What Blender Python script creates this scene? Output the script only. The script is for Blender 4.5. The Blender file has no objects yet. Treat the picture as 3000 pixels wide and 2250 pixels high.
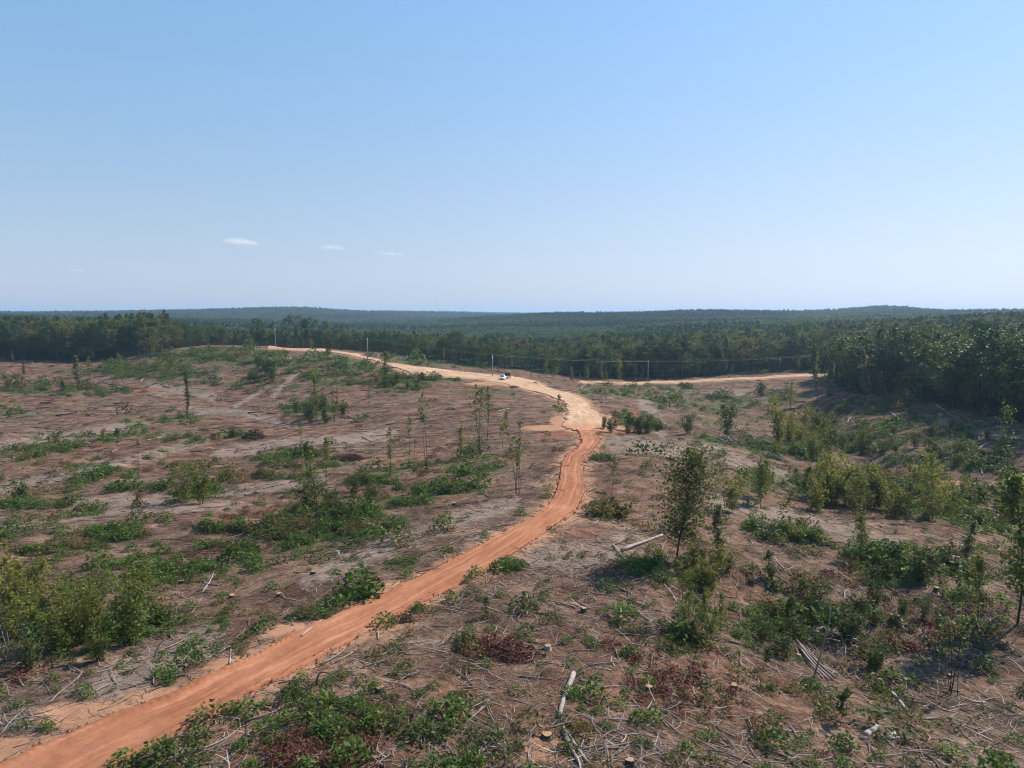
import bpy, math, random
import numpy as np
from mathutils import Vector, Matrix

# ------------------------------------------------------------------ camera, sky, sun, exposure
scene = bpy.context.scene
COL = scene.collection
PITCH = math.radians(5.66)
FPX = 2119.0                      # focal length in pixels of the 3000 px wide photograph
cam_data = bpy.data.cameras.new('camera')
cam_data.sensor_width = 36.0
cam_data.lens = 36.0 * FPX / 3000.0
cam_data.clip_start = 0.5
cam_data.clip_end = 60000.0
cam = bpy.data.objects.new('camera', cam_data)
cam.location = (0, 0, 0)
cam.rotation_euler = (math.pi / 2 - PITCH, 0, 0)
COL.objects.link(cam)
scene.camera = cam

SUN_AZ, SUN_EL = math.radians(58), math.radians(43)
SKY_HAZE_H, SKY_HAZE_COL, SKY_HAZE_MIN, SKY_DIM = 0.30, (1.004, 0.958, 1.0), 0.046, 0.61
world = bpy.data.worlds.new('World')
scene.world = world
world.use_nodes = True
wn = world.node_tree
wn.nodes.clear()
w_out = wn.nodes.new('ShaderNodeOutputWorld')
w_bg = wn.nodes.new('ShaderNodeBackground')
w_sky = wn.nodes.new('ShaderNodeTexSky')
w_sky.sky_type = 'NISHITA'
w_sky.sun_disc = False
w_sky.sun_elevation = SUN_EL
w_sky.sun_rotation = SUN_AZ
w_sky.altitude = 0
w_sky.air_density = 1.0
w_sky.dust_density = 0.1
w_sky.ozone_density = 3.0
# a humid late-summer sky: the air thickens to a pale blue white near the horizon
def wmath(op, a, b):
    o = wn.nodes.new('ShaderNodeMath'); o.operation = op
    for s_, v_ in ((o.inputs[0], a), (o.inputs[1], b)):
        if hasattr(v_, 'is_linked'): wn.links.new(v_, s_)
        else: s_.default_value = v_
    return o.outputs[0]
def wmix(mode, f, a, b):
    o = wn.nodes.new('ShaderNodeMix'); o.data_type = 'RGBA'; o.blend_type = mode; o.clamp_factor = True
    for s_, v_ in ((o.inputs[0], f), (o.inputs[6], a), (o.inputs[7], b)):
        if hasattr(v_, 'is_linked'): wn.links.new(v_, s_)
        else: s_.default_value = v_ if isinstance(v_, float) else (*v_, 1)
    return o.outputs[2]
w_tc = wn.nodes.new('ShaderNodeTexCoord')
w_sep = wn.nodes.new('ShaderNodeSeparateXYZ')
wn.links.new(w_tc.outputs['Generated'], w_sep.inputs[0])
w_up = wmath('MAXIMUM', w_sep.outputs[2], 0.0)
w_thick = wmath('POWER', 2.718, wmath('MULTIPLY', w_up, -1.0 / SKY_HAZE_H))
w_bw = wn.nodes.new('ShaderNodeRGBToBW')
wn.links.new(w_sky.outputs[0], w_bw.inputs[0])
w_grey = wmix('MULTIPLY', 1.0, w_bw.outputs[0], SKY_HAZE_COL)
w_f = wmath('ADD', wmath('MULTIPLY', w_thick, 0.95 - SKY_HAZE_MIN), SKY_HAZE_MIN)
w_col = wmix('MIX', w_f, w_sky.outputs[0], w_grey)
w_col = wmix('MULTIPLY', 1.0, w_col, (1.071, 1.043, 1.09))
w_dim = wmath('SUBTRACT', 1.0, wmath('MULTIPLY', w_thick, SKY_DIM))
w_col = wmix('MULTIPLY', 1.0, w_col, w_dim)
w_col = wmix('MIX', wmath('SUBTRACT', 0.25, wmath('MULTIPLY', w_thick, 0.05)), w_col, (0.5, 3.435, 6.0))      # even blue of the clear air, the same all round
w_bg.inputs['Strength'].default_value = 0.145
wn.links.new(w_col, w_bg.inputs['Color'])
wn.links.new(w_bg.outputs[0], w_out.inputs['Surface'])

sun_data = bpy.data.lights.new('sun', 'SUN')
sun_data.energy = 5.0
sun_data.angle = math.radians(0.53)
sun_data.color = (1.0, 0.94, 0.86)
sun = bpy.data.objects.new('sun', sun_data)
SUN_DIR = Vector((math.sin(SUN_AZ) * math.cos(SUN_EL), math.cos(SUN_AZ) * math.cos(SUN_EL), math.sin(SUN_EL)))
sun.rotation_euler = SUN_DIR.to_track_quat('Z', 'Y').to_euler()
sun.location = (60, 60, 120)
COL.objects.link(sun)

scene.view_settings.view_transform = 'Standard'
scene.view_settings.look = 'None'
scene.view_settings.exposure = 0.5
scene.view_settings.gamma = 1.0
scene.view_settings.use_curve_mapping = False
scene.cycles.max_bounces = 6
scene.cycles.diffuse_bounces = 3
scene.cycles.transparent_max_bounces = 6
scene.cycles.volume_bounces = 0
scene.cycles.filter_width = 1.1
scene.cycles.use_denoising = True
scene.cycles.denoiser = 'OPENIMAGEDENOISE'
scene.cycles.denoising_input_passes = 'RGB_ALBEDO_NORMAL'

RNG = np.random.default_rng(11)
random.seed(11)

# ------------------------------------------------------------------ small helpers
def tag(o, label=None, cat=None, group=None, kind=None):
    if label: o['label'] = label
    if cat: o['category'] = cat
    if group: o['group'] = group
    if kind: o['kind'] = kind
    return o

def thing(name, label, cat, loc=(0, 0, 0), rz=0.0, group=None, scale=1.0):
    o = bpy.data.objects.new(name, None)
    o.empty_display_size = 0.2
    COL.objects.link(o)
    o.location = loc
    o.rotation_euler = (0, 0, rz)
    o.scale = (scale,) * 3 if isinstance(scale, (int, float)) else scale
    return tag(o, label, cat, group)

def add(name, mesh, parent=None):
    o = bpy.data.objects.new(name, mesh)
    COL.objects.link(o)
    if parent: o.parent = parent
    return o

class MB:
    """collects numpy vertex and face arrays and makes one mesh"""
    def __init__(s):
        s.v, s.f3, s.f4, s.n = [], [], [], 0
        s.m3, s.m4 = [], []
    def add(s, v, f3=None, f4=None, mat=0):
        v = np.asarray(v, float).reshape(-1, 3)
        if f3 is not None and len(f3):
            f3 = np.asarray(f3, np.int64).reshape(-1, 3); s.f3.append(f3 + s.n); s.m3.append(np.full(len(f3), mat))
        if f4 is not None and len(f4):
            f4 = np.asarray(f4, np.int64).reshape(-1, 4); s.f4.append(f4 + s.n); s.m4.append(np.full(len(f4), mat))
        s.v.append(v); s.n += len(v)
        return s
    def box(s, lo, hi, mat=0, M=None):
        x0, y0, z0 = lo; x1, y1, z1 = hi
        v = np.array([(x0,y0,z0),(x1,y0,z0),(x1,y1,z0),(x0,y1,z0),(x0,y0,z1),(x1,y0,z1),(x1,y1,z1),(x0,y1,z1)], float)
        if M is not None: v = np.array([M @ Vector(p) for p in v])
        return s.add(v, f4=[(0,3,2,1),(4,5,6,7),(0,1,5,4),(1,2,6,5),(2,3,7,6),(3,0,4,7)], mat=mat)
    def tube(s, pts, rad, n=5, cap=True, mat=0):
        pts = np.asarray(pts, float); k = len(pts)
        rad = np.broadcast_to(np.asarray(rad, float), (k,))
        t = np.gradient(pts, axis=0); t /= np.linalg.norm(t, axis=1)[:, None] + 1e-9
        ref = np.where(np.abs(t[:, 2:3]) > 0.8, np.array([[1.0, 0, 0]]), np.array([[0, 0, 1.0]]))
        if np.abs(t[:, 2]).max() > 0.8 and np.abs(t[:, 2]).min() < 0.8:
            ref = np.array([[0.31, 0.94, 0.13]]) * np.ones((k, 1))
        a = np.cross(t, ref); a /= np.linalg.norm(a, axis=1)[:, None] + 1e-9
        b = np.cross(t, a)
        th = np.arange(n) * 2 * math.pi / n
        ring = pts[:, None, :] + rad[:, None, None] * (np.cos(th)[None, :, None] * a[:, None, :] + np.sin(th)[None, :, None] * b[:, None, :])
        i = np.arange(k - 1)[:, None] * n; j = np.arange(n)[None, :]; j2 = (j + 1) % n
        q = np.stack([i + j, i + j2, i + n + j2, i + n + j], -1).reshape(-1, 4)
        f3 = []
        if cap:
            for r0, flip in ((0, True), ((k - 1) * n, False)):
                for m in range(1, n - 1):
                    f3.append((r0, r0 + m + 1, r0 + m) if flip else (r0, r0 + m, r0 + m + 1))
        return s.add(ring.reshape(-1, 3), f3, q, mat)
    def mesh(s, name, mats, smooth=False):
        me = bpy.data.meshes.new(name)
        v = np.concatenate(s.v) if s.v else np.zeros((0, 3))
        f3 = np.concatenate(s.f3) if s.f3 else np.zeros((0, 3), np.int64)
        f4 = np.concatenate(s.f4) if s.f4 else np.zeros((0, 4), np.int64)
        me.vertices.add(len(v)); me.vertices.foreach_set('co', v.astype(np.float32).ravel())
        nl = f3.size + f4.size
        me.loops.add(nl); me.loops.foreach_set('vertex_index', np.concatenate([f3.ravel(), f4.ravel()]).astype(np.int32))
        st = np.concatenate([np.arange(len(f3)) * 3, f3.size + np.arange(len(f4)) * 4]).astype(np.int32)
        me.polygons.add(len(st)); me.polygons.foreach_set('loop_start', st)
        for m in (mats if isinstance(mats, (list, tuple)) else [mats]): me.materials.append(m)
        mi = np.concatenate(s.m3 + s.m4) if (s.m3 or s.m4) else np.zeros(0)
        me.polygons.foreach_set('material_index', mi.astype(np.int32))
        me.polygons.foreach_set('use_smooth', np.full(len(st), smooth))
        me.update(calc_edges=True)
        return me

def vnoise(x, y, seed=0):
    """2-d value noise in -1..1"""
    xi = np.floor(x).astype(np.int64); yi = np.floor(y).astype(np.int64)
    fx = x - xi; fy = y - yi
    fx = fx * fx * (3 - 2 * fx); fy = fy * fy * (3 - 2 * fy)
    def h(a, b):
        n = (a * 374761393 + b * 668265263 + seed * 974711) & 0xFFFFFFFF
        n = ((n ^ (n >> 13)) * 1274126177) & 0xFFFFFFFF
        n = ((n ^ (n >> 16)) * 2246822519) & 0xFFFFFFFF
        return ((n ^ (n >> 15)) & 0xFFFF) / 32767.5 - 1.0
    a = h(xi, yi); b = h(xi + 1, yi); c = h(xi, yi + 1); d = h(xi + 1, yi + 1)
    return (a + (b - a) * fx) * (1 - fy) + (c + (d - c) * fx) * fy

def fbm(x, y, octaves=4, seed=0):
    s, a = 0, 1.0
    for o in range(octaves):
        s = s + a * vnoise(x * 2 ** o + 17.3 * o, y * 2 ** o - 9.1 * o, seed + o); a *= 0.5
    return s

def sstep(a, b, x):
    t = np.clip((x - a) / (b - a), 0, 1)
    return t * t * (3 - 2 * t)

# short names for what stands where in the photograph, to tell look-alikes apart
SPOTS = [(1112,2026,'the largest fresh cut stump'),(1605,1904,'the rust coloured twig heap'),(2150,2022,'the round pale open stump'),(1900,2021,'the small pale sand patch'),
 (2247,1922,'the orange stump above the hollow'),(1602,2163,'the broad reddish stump'),(1846,2243,'the stump at the bottom edge'),(2465,2125,'the tiny lone sapling'),
 (2790,2030,'the slender dark stemmed tree'),(2978,1832,'the tall dark trunked edge tree'),(2825,1672,'the grey green drooping sapling'),(2520,1640,'the dark crowned small tree'),
 (1985,1648,'the tallest leafy young tree'),(2086,1872,'the three close yellow stems'),(1787,1492,'the thin twiggy trackside sapling'),(2240,1460,'the twin topped saplings'),
 (2262,1560,'the steeply leaning sapling'),(2390,1850,'the parallel stacked poles'),(2300,1800,'the bright green sprouts'),(1660,2050,'the thick pale forked log'),
 (1425,1812,'the single sprout on bare litter'),(1360,1900,'the single sprout by the track'),(1535,1798,'the dark sprouting stump'),(1710,1792,'the dark stump below the bend'),
 (1850,1600,'the thick pale long log'),(1100,2180,'the leafy patch at the bottom edge'),(900,2180,'the lower end of the clay track'),(551,1912,'the stump by the bent stem'),
 (300,1880,'the near yellow green thicket'),(600,1680,'the grey twig heap'),(930,1577,'the double trunked sapling'),(592,1476,'the bright multi stem tree'),(372,1540,'the bent drooping sapling'),
 (745,1275,'the big red brown limb heap'),(548,1230,'the vine wrapped column tree'),(950,1235,'the golden sapling pair'),(1406,1330,'the tall sparse tree'),(1516,1445,'the thin stem cluster'),
 (1250,1375,'the tallest bare thin trunk'),(1332,1480,'the upright dark stump'),(1171,1554,'the pale stump above the track'),(1474,1113,'the parked white truck'),(1850,1260,'the dark bush row'),
 (2140,1290,'the grey stick windrow'),(2300,1300,'the tall bushes in the hollow'),(2500,1475,'the right yellow green thicket'),(2740,1530,'the bare lower trunked tree'),(2400,1165,'the tallest forward grey tree'),
 (1740,1290,'the bend where track meets road'),(700,1040,'the green hilltop'),(1077,1057,'the roadside pole'),(640,1690,'the thin pale pole in weeds'),(100,1350,'the far slope brush strip'),
 (1000,1800,'the middle of the clay track'),(2900,1350,'the foot of the right woods'),(60,1560,'the weedy left edge'),(200,2080,'the sandy track verge'),(2600,2160,'the two thick cut logs'),(2150,1760,'the shaded bank under the young tree'),
 (2320,2050,'the bank below the hollow'),(1700,1950,'the open litter by the forked log'),(2000,2150,'the bottom litter slope'),(2300,2200,'the lower right litter'),(1300,2230,'the bottom weeds by the track'),(2850,2180,'the lower right corner')]
_SU = np.array([(a, b) for a, b, _ in SPOTS], float)
def spot(u, v):
    return SPOTS[int(np.argmin(((_SU[:, 0] - u) / 1.0) ** 2 + ((_SU[:, 1] - v) * 1.5) ** 2))][2]

# ------------------------------------------------------------------ the lie of the land
def ray(u, v):
    u = np.asarray(u, float); v = np.asarray(v, float)
    xc = (u - 1500) / FPX; yc = -(v - 1125) / FPX
    c, s = math.cos(PITCH), math.sin(PITCH)
    return xc, c + yc * s, -s + yc * c

def project(x, y, z):
    c, s = math.cos(PITCH), math.sin(PITCH)
    d = y * c - z * s
    yu = y * s + z * c
    d = np.where(d > 0.1, d, 0.1)
    return 1500 + FPX * x / d, 1125 - FPX * yu / d

# (column, row, metres below the camera) read off the photograph
ANCH = np.array([
 (0,2250,20.3),(700,2250,19.6),(1500,2250,19.6),(2250,2250,21.5),(3000,2250,24.5),
 (-300,2000,21.5),(300,2000,20.6),(800,1880,20.2),(1400,2000,19.8),(1900,2020,21.3),(2400,1990,23.8),(2750,1960,26.0),(3250,2000,27),
 (0,1880,21.6),(400,1750,22.8),(1000,1790,20.7),(1400,1590,21.6),(1985,1648,21.6),(2450,1720,24.2),(2980,1830,25.6),
 (0,1650,24.6),(450,1560,25.8),(850,1600,24.2),(1200,1560,22.9),(1640,1440,23.2),(1730,1440,23.0),(2000,1430,23.3),(2500,1600,25.6),(2900,1600,27.8),
 (0,1450,28.0),(500,1420,28.4),(900,1400,27.2),(1300,1380,25.6),(1740,1290,24.8),(2100,1300,26.0),(2450,1480,28.8),(2750,1500,30.2),(3200,1450,32),
 (0,1300,30.4),(300,1310,31.0),(548,1230,31.4),(800,1260,30.2),(1150,1250,28.8),(1450,1240,27.4),(1690,1200,26.2),
 (2300,1310,31.2),(2600,1340,32.0),(2900,1320,28.3),
 (0,1170,30.0),(300,1170,30.4),(600,1150,29.5),(800,1150,28.6),(1100,1150,27.8),(1480,1113,27.0),(1850,1240,29.2),(2080,1230,31.6),(2350,1200,34.2),(2560,1210,30.8),(2750,1200,27.0),(2990,1245,25.3),(3300,1330,25),
 (0,1080,25.5),(235,1080,25.8),(400,1055,22.5),(640,1013,17.9),(850,1017,20.0),(1077,1056,20.7),(1300,1088,24.6),(1700,1135,30.6),
 (1745,1119,32.6),(1880,1122,33.4),(2150,1112,32.4),(2385,1100,30.6),(1650,1100,30.8),(1500,1087,27.8),(1350,1068,26.0),(1150,1044,23.2),
 (2550,1150,27.5),(2750,1125,24.5),(3050,1150,23.5),(3500,1260,22),
 (-400,1120,26),(-400,1060,22.5),(0,1040,21.8),(250,1043,22.5),(-500,1400,28),
], float)
def _tps_coords(x, y):
    r = np.hypot(x, y) + 1e-6
    return np.arctan2(x, np.maximum(y, 0.02 * r)) * 1.25, np.log(np.maximum(r, 14.0))
def _anchor_xyz():
    dx, dy, dz = ray(ANCH[:, 0], ANCH[:, 1])
    t = -ANCH[:, 2] / dz
    return dx * t, dy * t, -ANCH[:, 2]
AX, AY, AZ = _anchor_xyz()
ex = []   # ground just under and behind the camera, and the land under the woods
for az in (-60, -35, 0, 35, 60):
    ex.append((14 * math.sin(math.radians(az)), 14 * math.cos(math.radians(az)), -19.8 - 0.012 * max(0, az)))
for az in (-50, -38, 38, 50):
    ex.append((700 * math.sin(math.radians(az)), 700 * math.cos(math.radians(az)), -24))
ex = np.array(ex)
AX = np.r_[AX, ex[:, 0]]; AY = np.r_[AY, ex[:, 1]]; AZ = np.r_[AZ, ex[:, 2]]
ta, tl = _tps_coords(AX, AY)
def _phi(d2):
    return np.where(d2 > 1e-12, 0.5 * d2 * np.log(d2 + 1e-12), 0)
K = _phi((ta[:, None] - ta) ** 2 + (tl[:, None] - tl) ** 2) + np.eye(len(ta)) * 0.0015
Pm = np.c_[np.ones(len(ta)), ta, tl]
A = np.block([[K, Pm], [Pm.T, np.zeros((3, 3))]])
SOL = np.linalg.solve(A, np.r_[AZ, 0, 0, 0])

def z_far(x, y):
    r = np.hypot(x, y)
    U = 1500 + FPX * np.tan(np.clip(np.arctan2(x, np.maximum(y, 1)), -1.3, 1.3))
    near = np.interp(U, [-1500, 0, 500, 900, 1300, 1700, 2000, 2300, 2600, 3000, 4500], [-25, -25, -29, -40, -43, -41, -33, -29, -25, -20, -20])
    farb = np.interp(U, [0, 400, 1200, 2200, 3200], [-20, -24, -26, -26, -22])
    z = near + (farb - near) * sstep(900, 4500, r)
    lr = np.log(r + 1)
    def hill(u0, wu, r0, wl, amp):
        return amp * np.exp(-((U - u0) / wu) ** 2 - ((lr - math.log(r0)) / wl) ** 2)
    z = z + hill(880, 170, 2700, .22, 15) + hill(740, 460, 2900, .25, 17) + hill(1180, 300, 3300, .2, 9)
    z = z + hill(1620, 330, 1500, .26, 18) + hill(2080, 300, 1750, .26, 14)
    z = z + hill(2585, 110, 2400, .2, 14) + hill(2450, 420, 2500, .25, 10) + hill(3100, 400, 2600, .3, 3)
    z = z + hill(1280, 130, 5200, .16, 14)
    z = z + sstep(500, 1500, r) * 3.0 * fbm(x / 340, y / 340, 3, 5)
    return z

def _height_exact(x, y):
    x = np.asarray(x, float); y = np.asarray(y, float)
    sh = x.shape; x = x.ravel(); y = y.ravel()
    out = np.empty(len(x))
    r = np.hypot(x, y)
    for i in range(0, len(x), 40000):
        a, l = _tps_coords(x[i:i + 40000], y[i:i + 40000])
        d2 = (a[:, None] - ta) ** 2 + (l[:, None] - tl) ** 2
        out[i:i + 40000] = _phi(d2) @ SOL[:-3] + SOL[-3] + SOL[-2] * a + SOL[-1] * l
    w = sstep(420, 600, r)
    out = np.where(w > 0, out * (1 - w) + z_far(x, y) * w, out)
    return out.reshape(sh)

# the smooth relief, tabulated once over direction and log distance
GA = np.linspace(-1.25, 1.25, 620); GL = np.linspace(math.log(5), math.log(30000), 760)
_ga, _gl = np.meshgrid(GA, GL, indexing='ij')
GRID = _height_exact(np.exp(_gl) * np.sin(_ga), np.exp(_gl) * np.cos(_ga))
def height0(x, y):
    x = np.asarray(x, float); y = np.asarray(y, float)
    r = np.hypot(x, y)
    a = np.clip((np.arctan2(x, y) - GA[0]) / (GA[1] - GA[0]), 0, len(GA) - 1.001)
    l = np.clip((np.log(r + 1e-6) - GL[0]) / (GL[1] - GL[0]), 0, len(GL) - 1.001)
    i = a.astype(np.int64); j = l.astype(np.int64); fa = a - i; fl = l - j
    out = (GRID[i, j] * (1 - fa) + GRID[i + 1, j] * fa) * (1 - fl) + (GRID[i, j + 1] * (1 - fa) + GRID[i + 1, j + 1] * fa) * fl
    return out + 0.45 * fbm(x / 14, y / 14, 2, 3) * sstep(15, 60, r) + 0.9 * fbm(x / 42, y / 42, 2, 13) * sstep(50, 110, r) * sstep(420, 300, r)

def height(x, y):
    x = np.asarray(x, float); y = np.asarray(y, float)
    return height0(x, y) + 0.10 * fbm(x / 2.3, y / 2.3, 3, 9)

TS = np.exp(np.linspace(math.log(14), math.log(900), 260))
def pix(u, v, hf=height0):
    """ground points seen at photograph pixels (u, v): arrays x, y, z"""
    u = np.atleast_1d(np.asarray(u, float)); v = np.atleast_1d(np.asarray(v, float))
    X, Y, Z = [], [], []
    for i in range(0, len(u), 600):
        dx, dy, dz = ray(u[i:i + 600], v[i:i + 600])
        x = dx[:, None] * TS; y = dy[:, None] * TS; z = dz[:, None] * TS
        below = z < hf(x, y)
        k = np.argmax(below, 1); k = np.where(below.any(1), k, len(TS) - 1); k = np.maximum(k, 1)
        lo = TS[k - 1].copy(); hi = TS[k].copy()
        for _ in range(10):
            m = (lo + hi) / 2
            b = dz * m < hf(dx * m, dy * m)
            hi = np.where(b, m, hi); lo = np.where(b, lo, m)
        X.append(dx * hi); Y.append(dy * hi); Z.append(dz * hi)
    X = np.concatenate(X); Y = np.concatenate(Y)
    return X, Y, hf(X, Y)

# windrows pushed up by the machines and gullies cut by water, traced along the ground
WINDROW = [([(-60,1352),(160,1326),(330,1286),(420,1262)],1.0),([(180,1380),(420,1342),(560,1292),(700,1272)],1.0),([(330,1432),(560,1427),(880,1362),(1010,1340)],1.1),
 ([(-40,1490),(200,1440),(330,1372)],.8),([(780,1398),(1130,1402),(1330,1374),(1470,1346)],1.0),([(600,1545),(850,1562),(1000,1532),(1160,1480)],1.0),([(1900,1242),(2100,1296),(2420,1345)],1.1),
 ([(2300,1562),(2600,1652),(2820,1768)],1.0),([(560,1282),(740,1284)],.9),([(1080,1040),(1250,1056),(1440,1078)],1.6),([(300,1700),(560,1650),(800,1690)],.6),([(1700,1150),(1900,1160),(2150,1165)],1.0)]
GULLY = [([(400,1215),(640,1205),(850,1235)],-1.2),([(2380,1200),(2440,1260),(2520,1330),(2640,1400)],-3.4),([(2150,1740),(2300,1840),(2480,1930),(2700,2040),(2900,2120)],-1.4),([(0,1410),(250,1370)],-.9),([(700,1500),(950,1470),(1200,1440)],-.7)]
def _bake():
    gx, gy = np.exp(_gl) * np.sin(_ga), np.exp(_gl) * np.cos(_ga)
    sel = (np.exp(_gl) > 18) & (np.exp(_gl) < 470)
    add_ = np.zeros(sel.sum()); qx, qy = gx[sel], gy[sel]
    for pl, amp in WINDROW + GULLY:
        p = np.array(pl, float)
        x, y, z = pix(p[:, 0], p[:, 1])
        d = seg_dist(qx, qy, list(zip(x, y)))
        wd = 2.2 + .006 * np.hypot(qx, qy) + (1.6 if amp < 0 else 0)
        add_ += amp * np.exp(-(d / wd) ** 2) * (.75 + .5 * vnoise(qx / 6, qy / 6, 19))
    GRID[sel] += add_

def at(u, v):
    x, y, z = pix(u, v, height)
    return Vector((x[0], y[0], z[0]))

def seg_dist(px, py, pts):
    """distance to a polyline and the position along it"""
    best = np.full(px.shape, 1e9)
    for (ax, ay), (bx, by) in zip(pts[:-1], pts[1:]):
        vx, vy = bx - ax, by - ay
        t = np.clip(((px - ax) * vx + (py - ay) * vy) / (vx * vx + vy * vy + 1e-9), 0, 1)
        best = np.minimum(best, np.hypot(px - ax - t * vx, py - ay - t * vy))
    return best

_bake()
def inside(px, py, poly):
    r = np.zeros(px.shape, bool)
    n = len(poly)
    for i in range(n):
        x0, y0 = poly[i]; x1, y1 = poly[(i + 1) % n]
        if y0 == y1: continue
        c = ((y0 > py) != (y1 > py)) & (px < (x1 - x0) * (py - y0) / (y1 - y0) + x0)
        r ^= c
    return r

# ------------------------------------------------------------------ materials
def new_mat(name):
    m = bpy.data.materials.new(name); m.use_nodes = True
    nt = m.node_tree; nt.nodes.clear()
    out = nt.nodes.new('ShaderNodeOutputMaterial')
    return m, nt, out

class NT:
    def __init__(s, nt): s.nt = nt
    def n(s, typ, **kw):
        o = s.nt.nodes.new(typ)
        for k, v in kw.items(): setattr(o, k, v)
        return o
    def l(s, a, b): s.nt.links.new(a, b)
    def noise(s, vec, scale, detail=4, rough=0.55, w=None):
        o = s.n('ShaderNodeTexNoise'); o.inputs['Scale'].default_value = scale
        o.inputs['Detail'].default_value = detail; o.inputs['Roughness'].default_value = rough
        if vec is not None: s.l(vec, o.inputs['Vector'])
        return o.outputs['Fac']
    def ramp(s, fac, stops, interp='LINEAR'):
        o = s.n('ShaderNodeValToRGB'); o.color_ramp.interpolation = interp
        el = o.color_ramp.elements
        while len(el) < len(stops): el.new(0.5)
        for e, (p, c) in zip(el, stops):
            e.position = p; e.color = (c[0], c[1], c[2], 1) if not isinstance(c, (int, float)) else (c, c, c, 1)
        s.l(fac, o.inputs[0]); return o.outputs[0]
    def mix(s, fac, a, b, mode='MIX'):
        o = s.n('ShaderNodeMix', data_type='RGBA', blend_type=mode)
        for sock, val in ((o.inputs[0], fac), (o.inputs[6], a), (o.inputs[7], b)):
            if hasattr(val, 'is_linked'): s.l(val, sock)
            else: sock.default_value = val if isinstance(val, (int, float)) else (*val[:3], 1)
        return o.outputs[2]
    def math(s, op, a, b=0.0, clamp=False):
        o = s.n('ShaderNodeMath', operation=op, use_clamp=clamp)
        for sock, val in ((o.inputs[0], a), (o.inputs[1], b)):
            if hasattr(val, 'is_linked'): s.l(val, sock)
            else: sock.default_value = val
        return o.outputs[0]
    def attr(s, name):
        o = s.n('ShaderNodeAttribute'); o.attribute_name = name; return o.outputs['Fac']
    def mapr(s, x, a, b, c=0.0, d=1.0):
        o = s.n('ShaderNodeMapRange'); s.l(x, o.inputs[0])
        for i, v in enumerate((a, b, c, d)): o.inputs[i + 1].default_value = v
        return o.outputs[0]
    def scaled(s, vec, sc):
        o = s.n('ShaderNodeMapping'); o.inputs['Scale'].default_value = sc; s.l(vec, o.inputs[0]); return o.outputs[0]

def plain(name, col, rough=0.6, metal=0.0, spec=0.5, noise=0.0, nscale=3.0, coat=0.0):
    m, nt, out = new_mat(name); k = NT(nt)
    b = k.n('ShaderNodeBsdfPrincipled')
    b.inputs['Roughness'].default_value = rough; b.inputs['Metallic'].default_value = metal
    b.inputs['Specular IOR Level'].default_value = spec; b.inputs['Coat Weight'].default_value = coat
    if noise:
        tc = k.n('ShaderNodeTexCoord').outputs['Object']
        f = k.noise(tc, nscale, 5)
        lo = [c * (1 - noise) for c in col]; hi = [min(1, c * (1 + noise)) for c in col]
        k.l(k.ramp(f, [(0.3, lo), (0.7, hi)]), b.inputs['Base Color'])
    else:
        b.inputs['Base Color'].default_value = (*col, 1)
    k.l(b.outputs[0], out.inputs[0])
    return m

def leaf_mat(name, stops, transl=0.35, tint=0.25, bright=1.0, warm=1.28):
    """leaves: colour differs from leaf to leaf and from plant to plant; light passes through"""
    m, nt, out = new_mat(name); k = NT(nt)
    geo = k.n('ShaderNodeNewGeometry'); oi = k.n('ShaderNodeObjectInfo')
    a = k.math('MULTIPLY', geo.outputs['Random Per Island'], 1 - tint)
    b = k.math('MULTIPLY', oi.outputs['Random'], tint)
    f = k.math('ADD', a, b)
    col = k.ramp(f, [(p, (c[0] * bright * warm, c[1] * bright, c[2] * bright * .9)) for p, c in stops])
    d = k.n('ShaderNodeBsdfPrincipled'); d.inputs['Roughness'].default_value = 0.55
    d.inputs['Specular IOR Level'].default_value = 0.18
    t = k.n('ShaderNodeBsdfTranslucent')
    k.l(col, d.inputs['Base Color'])
    c2 = k.mix(1.0, col, (1.25, 1.2, 0.55), 'MULTIPLY'); k.l(c2, t.inputs['Color'])
    mx = k.n('ShaderNodeMixShader'); mx.inputs[0].default_value = transl
    k.l(d.outputs[0], mx.inputs[1]); k.l(t.outputs[0], mx.inputs[2]); k.l(mx.outputs[0], out.inputs[0])
    return m

def wood_mat(name, stops, per_island=True, nscale=6.0, tint=0.0):
    m, nt, out = new_mat(name); k = NT(nt)
    tc = k.n('ShaderNodeTexCoord').outputs['Object']
    f = k.noise(tc, nscale, 4)
    if per_island:
        g = k.n('ShaderNodeNewGeometry').outputs['Random Per Island']
        f = k.math('ADD', k.math('MULTIPLY', g, 0.75), k.math('MULTIPLY', f, 0.25))
        if tint:
            oi = k.n('ShaderNodeObjectInfo').outputs['Random']
            f = k.math('ADD', k.math('MULTIPLY', f, 1 - tint), k.math('MULTIPLY', oi, tint))
    b = k.n('ShaderNodeBsdfPrincipled'); b.inputs['Roughness'].default_value = 0.9
    b.inputs['Specular IOR Level'].default_value = 0.15
    k.l(k.ramp(f, stops), b.inputs['Base Color'])
    bump = k.n('ShaderNodeBump'); bump.inputs['Strength'].default_value = 0.5; bump.inputs['Distance'].default_value = 0.02
    k.l(k.noise(k.scaled(tc, (20, 20, 4)), 1.0, 3), bump.inputs['Height']); k.l(bump.outputs[0], b.inputs['Normal'])
    k.l(b.outputs[0], out.inputs[0])
    return m

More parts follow.
